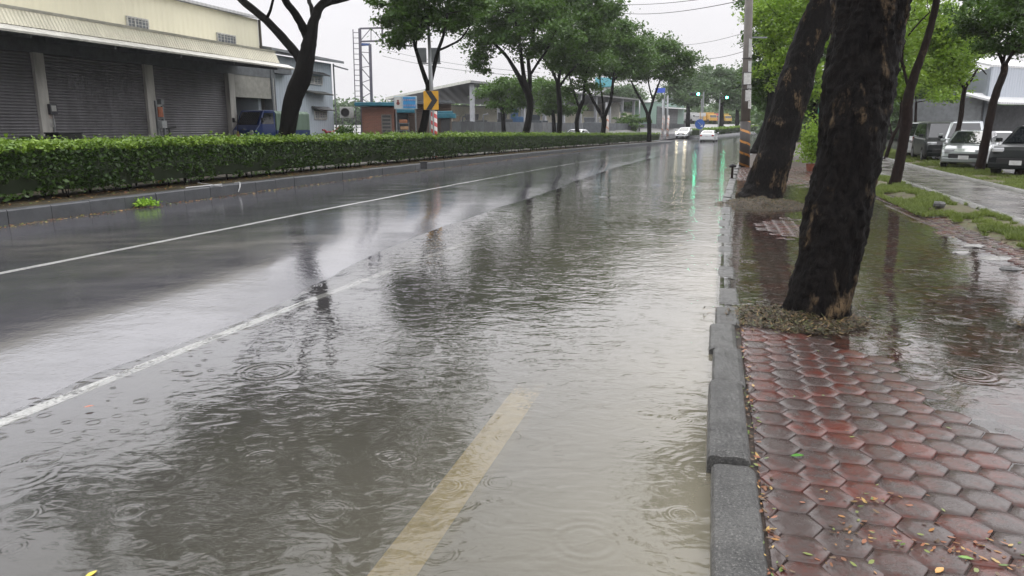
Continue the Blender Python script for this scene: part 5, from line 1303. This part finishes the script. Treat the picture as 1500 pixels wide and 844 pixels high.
def loftcar(prof,W,z0,waist,parent,mat,name='body',archs=(),L=4.4,nose=.10):
    """prof: list of (x, z_top); body from sill z0 to z_top, rounded in plan"""
    mb=MB(); V=[]; n=11
    x0=prof[0][0]; x1=prof[-1][0]
    for (x,zt) in prof:
        e=min(x-x0,x1-x); wf=1-nose*max(0,1-e/.55)**2
        w=W/2*wf
        zz0=z0+.10*max(0,1-e/.25)
        za=zz0
        for a in archs:
            dd=abs(x-a)
            if dd<.38: za=max(za,z0+math.sqrt(max(0,.38**2-dd*dd))*.98+.06)
        za=min(za,zt-.12)
        side=[(w*.96,za),(w*1.0,za+.10*(zt-za)),(w*1.0,za+.55*(zt-za)),(w*.97,zt-.10*(zt-za)),(w*.86,zt)]
        ring=[(-a,b) for a,b in side]+[(0,zt+.015)]+[(a,b) for a,b in side[::-1]]
        V+= [(x,a,b) for a,b in ring]
    F=[]
    m_=len(prof)
    for i in range(m_-1):
        for k in range(n-1): F.append((i*n+k,(i+1)*n+k,(i+1)*n+k+1,i*n+k+1)[::-1])
        F.append((i*n,i*n+n-1,(i+1)*n+n-1,(i+1)*n))
    F.append(tuple(range(n))[::-1]); F.append(tuple((m_-1)*n+k for k in range(n)))
    mb.add(V,F); return mb.build(name,mat,parent,smooth=False,bevel=0)
def car(loc,rz,kind,mat,label,group=None,scale=1.0,lights=False,name='parked_car',cat='car'):
    o=thing(name,loc,label,cat,group,rz=rz,scale=scale)
    if kind=='sedan': L,W,zr=4.5,1.78,1.44; wx0,wx1=-1.32,1.38; prof=[(-2.25,.80),(-2.2,.98),(-1.95,1.02),(-1.55,1.02),(-1.1,1.0),(-.7,.98),(0,.96),(.7,.95),(1.0,.94),(1.4,.90),(1.9,.82),(2.15,.72),(2.25,.55)]; gh_=[(-1.75,1.01),(-1.05,zr-.02),(-.1,zr),(.35,zr-.04),(1.1,.93)]
    if kind=='hatch': L,W,zr=4.1,1.72,1.50; wx0,wx1=-1.3,1.28; prof=[(-2.05,.85),(-2.0,1.0),(-1.6,1.02),(-1.1,1.0),(-.6,.99),(0,.98),(.7,.97),(1.0,.95),(1.4,.88),(1.8,.78),(2.0,.66),(2.05,.5)]; gh_=[(-1.98,1.0),(-1.65,zr-.04),(-.3,zr),(.25,zr-.03),(1.15,.94)]
    if kind=='suv': L,W,zr=4.6,1.86,1.70; wx0,wx1=-1.4,1.42; prof=[(-2.3,.95),(-2.25,1.10),(-1.7,1.12),(-1.1,1.10),(-.6,1.10),(0,1.09),(.8,1.08),(1.1,1.06),(1.6,1.02),(2.0,.96),(2.2,.85),(2.3,.62)]; gh_=[(-2.22,1.10),(-1.8,zr-.03),(-.3,zr),(.3,zr-.04),(1.2,1.05)]
    if kind=='van': L,W,zr=4.9,1.84,1.93; wx0,wx1=-1.5,1.55; prof=[(-2.45,1.0),(-2.42,1.15),(-1.7,1.17),(-1.1,1.16),(-.6,1.15),(0,1.15),(.8,1.13),(1.3,1.12),(1.8,1.05),(2.2,.95),(2.4,.78),(2.45,.55)]; gh_=[(-2.42,1.15),(-2.25,zr-.04),(-.3,zr),(.85,zr-.06),(1.85,1.06)]
    # resample profile so wheel arches read
    xs=sorted(set([p[0] for p in prof]+[wx0+d for d in(-.42,-.38,-.3,-.2,-.1,0,.1,.2,.3,.38,.42)]+[wx1+d for d in(-.42,-.38,-.3,-.2,-.1,0,.1,.2,.3,.38,.42)]))
    px_=[p[0] for p in prof]; pz=[p[1] for p in prof]; P2=[(x,float(np.interp(x,px_,pz))) for x in xs if px_[0]<=x<=px_[-1]]
    body=loftcar(P2,W,.22,0,o,mat,archs=(wx0,wx1))
    # greenhouse
    gm=MB(); zb=gh_[0][1]-.03; V=[]
    for (x,z) in gh_:
        f=(z-zb)/(zr-zb); w=W/2*(.90-.17*max(0,f)); V+=[(x,-W/2*.90,min(z,zb)),(x,-w,z-.03*f),(x,-w*.82,z+.012*f),(x,w*.82,z+.012*f),(x,w,z-.03*f),(x,W/2*.90,min(z,zb))]
    n=6;m_=len(gh_);F=[]
    for i in range(m_-1):
        for k in range(n-1): F.append((i*n+k,i*n+k+1,(i+1)*n+k+1,(i+1)*n+k))
    gm.add(V,F); rf=gm.build('roof',mat,o)
    def wat(z): f=(z-zb)/(zr-zb); return W/2*(.90-.17*max(0,f))
    # windows as thin panels outside shell
    def panel(name,pts,off):
        pts=[Vector(p) for p in pts]; nrm=(pts[1]-pts[0]).cross(pts[2]-pts[0]).normalized()
        c=sum(pts,Vector())/len(pts)
        if nrm.dot(c-Vector((0,0,.9)))<0: nrm=-nrm
        a=[p+nrm*off for p in pts]; b=[p+nrm*(off+.006) for p in pts]; n=len(pts)
        return MB().add(a+b,[tuple(range(n)),tuple(range(2*n-1,n-1,-1))]+[(i,(i+1)%n,(i+1)%n+n,i+n) for i in range(n)]).build(name,CGLASS,o)
    (xa,za),(xb,zb2)=gh_[-2],gh_[-1]; lp=lambda t:(xa+(xb-xa)*t,za+(zb2-za)*t)
    t1,t2=lp(.08),lp(.92)
    panel('windshield',[(t1[0],-wat(t1[1])*.80,t1[1]),(t1[0],wat(t1[1])*.80,t1[1]),(t2[0],wat(t2[1])*.88,t2[1]),(t2[0],-wat(t2[1])*.88,t2[1])],.02)
    (xa,za),(xb,zb2)=gh_[1],gh_[0]; t1,t2=lp(.10),lp(.80)
    panel('rear_window',[(t1[0],-wat(t1[1])*.78,t1[1]),(t1[0],wat(t1[1])*.78,t1[1]),(t2[0],wat(t2[1])*.85,t2[1]),(t2[0],-wat(t2[1])*.85,t2[1])],.02)
    zw0=zb+.07; zw1=zr-.11
    xr0,xr1=gh_[0][0]+.30,gh_[1][0]+.05; xf1=gh_[-2][0]-.02; xf0=gh_[-1][0]-.32
    midx=(xr1+xf1)/2+.05
    for s in(-1,1):
        f=lambda x,z:(x,s*(wat(z)+.0),z)
        panel('side_window',[f(xr0+.02,zw0),f(midx-.05,zw0),f(midx-.05,zw1),f(max(xr1,xr0+.2),zw1)],.012)
        panel('side_window',[f(midx+.05,zw0),f(xf0,zw0),f(xf1+.02,zw1),f(midx+.05,zw1)],.012)
        MB().box((xf0-.05,s*(W/2+.10),zw0+.06),(.14,.2,.13)).build('mirror',mat,o,bevel=.03)
        MB().box((L/2-.17,s*(W/2-.30),prof[-3][1]-.09),(.30,.34,.15),rz=-s*.35).build('headlight',emis('lit_headlamp',(1,.86,.55),12) if lights else HL,o,bevel=.03)
        MB().box((-L/2+.07,s*(W/2-.20),prof[0][1]),(.16,.26,.30 if kind!='sedan' else .18)).build('tail_light',TL,o,bevel=.02)
        for wx_ in(wx0,wx1):
            t=MB().tube([(wx_,s*(W/2-.22),.32),(wx_,s*(W/2-.20),.32),(wx_,s*(W/2-.02),.32),(wx_,s*(W/2),.32)],[.29,.325,.325,.29],22).build('wheel',TYRE,o)
            rm=MB().disc((wx_,s*(W/2+.004),.32),.20,'y',18,.02); 
            for k in range(5): a=k*2*math.pi/5; rm.bar((wx_,s*(W/2+.015),.32),(wx_+.19*math.cos(a),s*(W/2+.015),.32+.19*math.sin(a)),.05,.02)
            rm.build('rim',RIM,t)
        MB().box((.1,s*(W/2+.004),.85),(.14,.02,.03)).build('door_handle',CHROME,o)
    MB().box((L/2+.0,0,.50),(.05,W*.62,.20)).build('grille',BLACKP,o,bevel=.02)
    MB().box((L/2+.035,0,.45),(.02,.36,.15)).build('number_plate',PLATE,o); MB().box((-L/2-.01,0,.72),(.03,.36,.16)).build('number_plate',PLATE,o)
    MB().box((-L/2+.02,0,.42),(.10,W*.9,.22)).build('bumper',mat,o,bevel=.04); MB().box((L/2-.03,0,.34),(.12,W*.88,.20)).build('bumper',mat,o,bevel=.04)
    return o
WHT=paint('white_car_paint',(.62,.63,.64),metal=0); SIL=paint('silver_car_paint',(.30,.32,.33),metal=.7); BLK=paint('black_car_paint',(.004,.006,.0065),metal=0,coat=.15); GRY=paint('grey_green_car_paint',(.20,.22,.215),metal=.5); BLU=paint('blue_truck_paint',(.008,.024,.10),metal=.1,coat=.5)
h=lambda Y:math.pi/2-math.atan(slopeR(Y))
p=P(1037,208); car(Vector((p.x,92,0)),h(92)+.05,'sedan',WHT,'white car driving away through the flood, seen from behind',name='moving_car',scale=.98)
p=Q(1004.5,190,106); car(Vector((p.x,106,rise(106))),h(106)-math.pi-.05,'sedan',WHT,'oncoming white car with lit headlights at the junction',name='oncoming_car',lights=True)
Y=73.5; p=Q(845,190,Y); car(Vector((p.x,Y,.12)),math.pi/2-math.atan(slopeL(Y))+math.pi,'sedan',WHT,'white car in the oncoming lane half hidden by hedge','white cars',name='moving_car',scale=1.0)
PG='cars parked side by side beyond the grass verge'
def pc(px_,Y,hd,kind,m,label,sc=1.0,nm='parked_car',cat='car'):
    p=Q(px_,186,Y); return car(Vector((p.x,Y,.16)),hd,kind,m,label,PG,sc,name=nm,cat=cat)
pc(1349,44,R(-112),'van',WHT,'white van parked at the left end of the row, partly hidden',1.0,'parked_van','van')
pc(1376,38.8,R(-110),'van',BLK,'black van parked tight against the left of the silver minivan',.98,'parked_van','van')
pc(1416,38,R(-122),'van',SIL,'silver white minivan with big windshield facing the footpath',1.0,'parked_van','van')
pc(1427,31.5,R(-128),'hatch',GRY,'grey green hatchback parked in front of the silver minivan')
pc(1462,34.5,R(-108),'sedan',WHT,'white car nosing out between grey hatchback and black car')
pc(1527,26.8,R(-140),'suv',BLK,'black car at the right edge of the photo with reflections in its windows')
Y=70
for i,(px_,Y,c,lab) in enumerate([(1275,66,WHT,'pale car far down the car park behind the big trunk')]): pc(px_,Y,R(-110),'sedan',c,lab)
# far vehicles beyond junction
def boxtruck(px_,Y,m,label,w=2.2,h_=2.6,L=5,zadd=0,rz=-1.25):
    p=Q(px_,186,Y); o=thing('parked_truck',Vector((p.x,Y,rise(Y)+zadd)),label,'truck','vehicles parked beyond the junction',rz=rz)
    MB().box((-.7,0,h_*.58),(L*.68,w,h_*.72)).build('cargo_box',m,o,bevel=.05); MB().prism([(L*.28,.5),(L*.5,.5),(L*.5,1.1),(L*.42,h_*.78),(L*.28,h_*.78)],'y',-w*.46,w*.46).build('cab',m,o,bevel=.04)
    MB().box((L*.475,0,h_*.58),(.05,w*.8,.6),tilt=Matrix.Rotation(R(-14),4,'Y')).build('windshield',CGLASS,o)
    for x in(-L*.3,L*.36):
        for s in(-1,1): MB().tube([(x,s*w*.38,.42),(x,s*w*.5,.42)],.42,14).build('wheel',TYRE,o)
boxtruck(1036,186,plain('yellow_truck',(.55,.30,.05),.4),'yellow truck parked beyond the junction left of the red one',zadd=1.3)
boxtruck(1046,190,plain('red_truck',(.42,.07,.07),.4),'red truck parked between two yellow vehicles beyond the junction',2.2,2.4,zadd=1.3)
boxtruck(1058,194,plain('yellow_truck2',(.50,.33,.06),.4),'yellow truck right of the red one beyond the junction',2.2,2.5,zadd=1.2)
boxtruck(1013,150,plain('white_van_far',(.6,.6,.6),.4),'white van high behind the oncoming car',1.7,2.2,3.4,1.3,-1.3)
# blue pickup truck with green canvas
TYb=38.0
p=Q(398,186,TYb); tr=thing('pickup_truck',Vector((p.x,TYb,.77)),'small blue truck with green canvas cover parked by the open bay','truck',rz=R(-112)+.0)
tr.rotation_euler=(0,0,R(-116)); tr.scale=(.9,.9,.9)
W=1.65
mb=MB(); mb.prism([(.55,.45),(2.05,.45),(2.10,.95),(1.78,1.25),(1.42,1.98),(1.30,2.03),(.60,2.03),(.55,1.95)],'y',-W/2,W/2); mb.build('cab',BLU,tr,bevel=.05)
MB().add([(1.80,-W*.42,1.27),(1.80,W*.42,1.27),(1.47,W*.40,1.92),(1.47,-W*.40,1.92),(1.79,-W*.42,1.25),(1.79,W*.42,1.25),(1.44,W*.40,1.90),(1.44,-W*.40,1.90)],[(0,1,2,3),(7,6,5,4),(0,4,5,1),(2,6,7,3),(1,5,6,2),(0,3,7,4)]).build('windshield',CGLASS,tr)
for s in(-1,1):
    MB().prism([(.70,1.30),(1.62,1.30),(1.36,1.88),(.70,1.88)],'y',s*(W/2+.004)-.004,s*(W/2+.004)+.004).build('side_window',CGLASS,tr)
    MB().disc((2.10,s*.58,.86),.13,'x',16,.06).build('headlight',HL,tr)
    MB().bar((1.55,s*(W/2),1.35),(1.75,s*(W/2+.22),1.45),.03).box((1.75,s*(W/2+.22),1.5),(.05,.16,.24)).build('mirror',BLACKP,tr)
    for x in(-1.35,1.25): 
        t=MB().tube([(x,s*(W/2-.22),.30),(x,s*(W/2-.02),.30)],.30,20).build('wheel',TYRE,tr); MB().disc((x,s*(W/2-.01),.30),.16,'y',14,.02).build('rim',RIM,t)
MB().box((-.85,0,.50),(3.6,W*.8,.12)).build('chassis',BLACKP,tr); MB().box((-.85,0,.78),(2.7,W,.38)).build('bed',BLU,tr,bevel=.02)
mb=MB(); mb.prism([(-W/2,.97),(W/2,.97),(W/2,1.86),(W/2-.14,2.0),(-W/2+.14,2.0),(-W/2,1.86)],'x',-2.2,.48)
mb.build('canvas_cover',ribbed('green_canvas',(.13,.19,.14),'x',.45,.05,.7,.2),tr,bevel=.03)
MB().box((2.11,0,.58),(.03,.34,.16)).build('number_plate',PLATE,tr); MB().box((2.10,0,.42),(.08,W*.95,.16)).build('bumper',BLACKP,tr)
MB().box((2.0,0,1.02),(.24,.16,.05)).build('badge',CHROME,tr)

# ------------------------------------------------------------------ right hand utility pole
UY=34.2; b=Vector((P(1090,245).x,UY,.0)); up=thing('utility_pole',b,'tall dark concrete utility pole with posters and yellow black stripes at the kerb','utility pole')
t=Q(1098,-30,UY)-b
POLEC=m_concrete('stained_pole_concrete',(.085,.072,.062),.5,.5,1.5)
MB().tube([Vector((0,0,-.15)),t],[.225,.165],20).build('shaft',POLEC,up,smooth=True)
HAZ=stripes('yellow_black_band',(.028,.022,.02),(.40,.17,.03),.50)
lean=t/t.z
MB().tube([Vector((0,0,.0))+lean*.0,lean*2.05],[.236,.228],20).build('hazard_band',HAZ,up,smooth=True)
def poster(px_,py0,py1,wpx,c,k):
    q0=Q(px_,py0,UY)-b; q1=Q(px_,py1,UY)-b; zc=(q0.z+q1.z)/2; ax=lean*zc; w=wpx*UY/1110; r_=.225-.06*zc/t.z+.012
    xr=q0.x-ax.x
    V=[];n=8
    a0=math.asin(max(-1,min(1,(xr-w/2)/r_))) if abs(xr-w/2)<r_ else -1.2; a1=math.asin(max(-1,min(1,(xr+w/2)/r_))) if abs(xr+w/2)<r_ else 1.35
    for z in(q0.z,q1.z):
        c_=lean*z
        for rr in(r_,r_+.008):
            for j in range(n): a=a0+(a1-a0)*j/(n-1); V.append((c_.x+rr*math.sin(a),c_.y-rr*math.cos(a),z+.02*math.sin(j*k)))
    F=[]
    for j in range(n-1): F+=[(n+j,n+j+1,3*n+j+1,3*n+j),(j+1,j,2*n+j,2*n+j+1),(j,j+1,n+j+1,n+j),(2*n+j+1,2*n+j,3*n+j,3*n+j+1)]
    o_=MB().add(V,F).build('poster',plain('poster%d'%k,c,.55,dirt=.25,dscale=8),up); return o_
for k,a in enumerate([(1098,58,85,5,(.45,.45,.44)),(1097,90,106,5,(.5,.5,.5)),(1094,107,124,10,(.60,.60,.58)),(1096,125,130,7,(.4,.4,.4)),(1095,132,148,9,(.55,.55,.54)),(1097,148,159,6,(.58,.57,.55))]): poster(*a,k+1)
mb=MB()
for py_ in(86,106.5,124.5,131): 
    z=(Q(1095,py_,UY)-b).z; mb.tube([lean*z+Vector((.225*math.cos(a),.225*math.sin(a),0)) for a in [k*math.pi/8 for k in range(17)]],.015,5)
mb.build('strap',BLACKP,up)
z=(Q(1100,55,UY)-b).z; MB().bar(lean*z,lean*z+Vector((.85,0,0)),.06).build('step_bar',METAL,up)
# sign on thin post seen between the leaning trunks
Y=34; b=Vector((Q(1200,200,Y).x,Y,.08)); o=thing('street_sign_post',b,'thin post with small green street sign between the leaning trunks','road sign'); q=Q(1203,162,Y)-b
MB().tube([(0,0,0),(.0,0,q.z+.2)],.035,8).build('post',GALV,o); MB().box((q.x+.05,-.04,q.z),(.42,.03,.26)).build('plate',plain('sign_green',(.02,.22,.12),.4),o,bevel=.01); MB().tube([(0,0,1.2),(0,0,1.6)],.045,8).build('orange_band',plain('band_orange',(.6,.2,.05),.5),o)
# hydrant-like small dark stub at kerb
b=P(1072,262,.0); o=thing('kerb_bollard',b,'small dark broken post stub at the flooded kerb edge','post stub')
MB().tube([(0,0,-.1),(0,0,.42)],[.05,.04],8).build('stub',BARK3,o); MB().tube([(-.12,0,.42),(0,0,.47),(.12,.02,.44)],[.05,.07,.05],8).build('cap',BLACKP,o)

# ------------------------------------------------------------------ right hand buildings
Y0=62
gW=ribbed('slate_grey_sheet',(.16,.18,.20),'x',.4,.03,.5,.15); gL=ribbed('pale_blue_grey_sheet',(.42,.45,.50),'x',.35,.03,.45,.15)
a=Q(1383,186,78); c_=Q(1441,186,60); e_=Q(1575,186,66)
o=thing('grey_warehouse',Vector((c_.x,c_.y,.1)),'grey sheet metal warehouse with pale upper wall behind the parked cars','warehouse')
def wallseg(p,q,z0,z1,name,m,th=.3,parent=o):
    d=Vector((q.x-p.x,q.y-p.y,0)); mid=Vector(((p.x+q.x)/2,(p.y+q.y)/2,(z0+z1)/2)); mb=MB(); 
    w=MB().box((0,0,0),(d.length,th,z1-z0)).build(name,m,parent); w.location=mid-parent.location; w.rotation_euler=(0,0,math.atan2(d.y,d.x)); return w
zt=Q(1441,98,60).z
wallseg(a,c_,.1,zt-.1,'side_wall',gW); wallseg(c_,e_,3.6,zt,'front_wall',gL)
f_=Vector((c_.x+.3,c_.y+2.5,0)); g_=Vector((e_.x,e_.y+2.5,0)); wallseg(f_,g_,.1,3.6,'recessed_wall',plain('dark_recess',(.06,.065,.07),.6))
wallseg(Vector((c_.x-4.0,c_.y+5,0)),Vector((c_.x-.2,c_.y+.1,0)),.1,Q(1425,144,62).z,'low_wall',plain('mid_grey_wall',(.19,.20,.21),.6),.5)
mb=MB(); zc=Q(1460,153,58).z; mb.prism([(0,zc),(0,zc+.15),(3.2,zc+1.0),(3.2,zc+.85)],'x',0,12); cp=mb.build('canopy',ROOFL,o); cp.location=Vector((-.6,-2.6,-.1)); cp.rotation_euler=(0,0,math.atan2(e_.y-c_.y,e_.x-c_.x))
p=Vector((c_.x+2.2,c_.y-1.8,.1)); MB().box(p-o.location+Vector((0,0,1.8)),(.25,.25,3.6)).build('canopy_post',GALV,o)
mb=MB(); d=(e_-c_); 
V=[Vector((c_.x-.2,c_.y-.3,zt)),Vector((e_.x,e_.y-.3,zt)),Vector((e_.x-2,e_.y+18,zt+3.2)),Vector((a.x-.2,a.y,zt+2.2))]
mb.add([v-o.location for v in V]+[v-o.location+Vector((0,0,.15)) for v in V],[(3,2,1,0),(4,5,6,7),(0,1,5,4),(1,2,6,5),(2,3,7,6),(3,0,4,7)]); mb.build('roof',ROOFL,o)
o,L,h_=block('small_shed','shed','small shed with pale round roof and white window left of the grey warehouse',1354,1388,Q(1370,166,84).z,84,82,plain('shed_grey_wall',(.20,.20,.20),.6),6,ROOFL,.9,.1)
MB().box((L*.55,-.04,h_*.62),(1.1,.08,.75)).build('window',FRAME,o); MB().box((L*.55,-.09,h_*.62),(.8,.02,.5)).build('pane',GLASS,o)

# ------------------------------------------------------------------ wires
WIRE=plain('cable_black',(.03,.03,.03),.6)
def wire(a,b,sag,r_,label,g='overhead cables'):
    pts=[a.lerp(b,k/24)-Vector((0,0,sag*4*(k/24)*(1-k/24))) for k in range(25)]
    tag(MB().tube(pts,r_,5).build('overhead_cable',WIRE),label,'cable',g)
tp=Q(1096,2,UY)
wire(Q(1098,-2,UY),Q(880,14,70),.5,.018,'upper overhead cable leaving the utility pole to the left')
wire(Q(1098,-12,UY),Q(860,2,70),.4,.016,'topmost overhead cable leaving the utility pole to the left')
wire(Q(1094,74,60),Q(1000,84,90),.4,.022,'lower overhead cable seen left of the utility pole','overhead cables')
wire(Q(1094,47,60),Q(985,66,90),.3,.018,'middle overhead cable seen left of the utility pole')
wire(Q(560,82,90),Q(790,112,70),.4,.022,'cable crossing the sky behind the forked tree above the shed')
wire(Q(560,72,90),Q(790,106,70),.4,.018,'fainter second cable just above the shed roof line')
# small things on the median verge
MB_=MB().tube([(0,0,0),(0,0,.18)],[.09,.05],10); q=MB_.build('orange_ball',plain('fruit_orange',(.45,.20,.03),.5)); q.location=P(236,268,.165); tag(q,'small orange object on soil beneath the hedge','litter')
h0=P(352,281,-.06); pts=[h0+Vector((-.05,-.02,.0)),h0+Vector((0,.0,.14)),h0+Vector((-.04,.12,.25)),h0+Vector((-.15,.3,.25)),h0+Vector((-.3,.4,.22))]
tag(MB().tube(smoothpath(pts,[1]*5,5)[0],.017,8).build('white_hose',plain('white_plastic',(.6,.6,.6),.35)),'white plastic pipe bent over the median kerb','pipe')
for k,(a,b_) in enumerate((((290,268),(325,273)),((272,275),(325,270)))):
    tag(MB().tube([P(a[0],a[1],.20),P(b_[0],b_[1],.20)],.015,6).build('plastic_pipe',plain('pvc%d'%k,(.55,.55,.55),.4)),'pale plastic pipe lying on median soil, '+('nearer the kerb' if k==0 else 'nearer the hedge'),'pipe')
b=P(621,247,.05); q=MB().box((0,0,.12),(.28,.12,.26)).box((0,0,.27),(.34,.16,.05)).build('drain_marker',plain('dark_plastic',(.02,.02,.022),.4),bevel=.01); q.location=b; tag(q,'dark drain cover block set against the median kerb','drain cover')
# distant hills
def hill(px_,Y,w,h_,seed):
    c=Q(px_,186,Y); V=[];n=60;m_=6
    for j in range(m_):
        for i in range(n):
            t_=i/(n-1); x=c.x+(t_-.5)*w; z=h_*math.sin(math.pi*t_)**.7*math.sin(math.pi*.5*(j/(m_-1)))*(1+.25*mn.noise(Vector((x*.02,seed,j*.3))))+2*mn.noise(Vector((x*.1,seed,j)))*(j/(m_-1)); V.append((x,Y+j*14,max(-1,z)))
    F=[(j*n+i,j*n+i+1,(j+1)*n+i+1,(j+1)*n+i) for j in range(m_-1) for i in range(n-1)]
    t=NT('hill_forest%d'%seed); g=t.geo(); n1=t.noise(g,.12,6,.7)
    tag(npmesh('hills',np.array(V),np.array(F),t.end(t.pr(t.mix(t.mr(n1,.35,.65),(.05,.085,.035),(.025,.045,.02)),.8,0,t.bump(n1,3.0))),None,True),kind='structure')
hill(560,330,260,13,1); hill(1090,320,200,7,2); hill(200,360,400,11,3); hill(850,420,400,14,4); hill(1320,300,240,9,5)
# tree line behind yards (far wood)
def farwood(name,pts,n,r_,ls,label,lm):
    C=[]
    for (c,rr) in pts:
        d=rng.normal(size=(n,3)); d/=np.linalg.norm(d,axis=1)[:,None]; d*=(rng.random(n)**.33)[:,None]; C.append(np.array(c)+d*np.array(rr)*(1+.25*rng.normal(size=(n,1))))
    V,F=leaves(np.concatenate(C),ls); return tag(npmesh(name,V,F,lm),label,'wood',kind='stuff')
pts=[]
for px_ in range(480,900,11): 
    Y=175+random.uniform(-12,12); q=Q(px_,186,Y); pts.append(((q.x,Y,3.0+random.uniform(0,2)),(4.2,3.5,3.4)))
farwood('far_woodland',pts,900,1,.42,'distant green tree belt behind the shed and guard house',LEAFF)
pts=[]
for px_ in range(990,1500,8):
    Y=(205 if px_<1130 else 100)+random.uniform(-10,10); q=Q(px_,186,Y); s_=1 if px_<1130 else .75
    pts.append(((q.x,Y,(3.4 if px_<1130 else 3.6)*s_+random.uniform(0,1.5)),(4.5*s_,4*s_,(3.4 if px_<1130 else 4.6)*s_)))
farwood('far_woodland',pts,900,1,.38,'distant green tree belt beyond the junction and car park',LEAFF)

# ------------------------------------------------------------------ rain haze over the whole place
hz=MB().box((0,230,10.7),(860,600,27)).build('haze',None); 
hm=bpy.data.materials.new('rain_haze'); hm.use_nodes=True; hn=hm.node_tree; hn.nodes.clear(); ho=hn.nodes.new('ShaderNodeOutputMaterial'); hv=hn.nodes.new('ShaderNodeVolumePrincipled')
hv.inputs['Color'].default_value=(.93,.93,.96,1); hv.inputs['Density'].default_value=.00035; hv.inputs['Anisotropy'].default_value=.2; hn.links.new(hv.outputs[0],ho.inputs['Volume']); hz.data.materials.append(hm); hz['kind']='stuff'
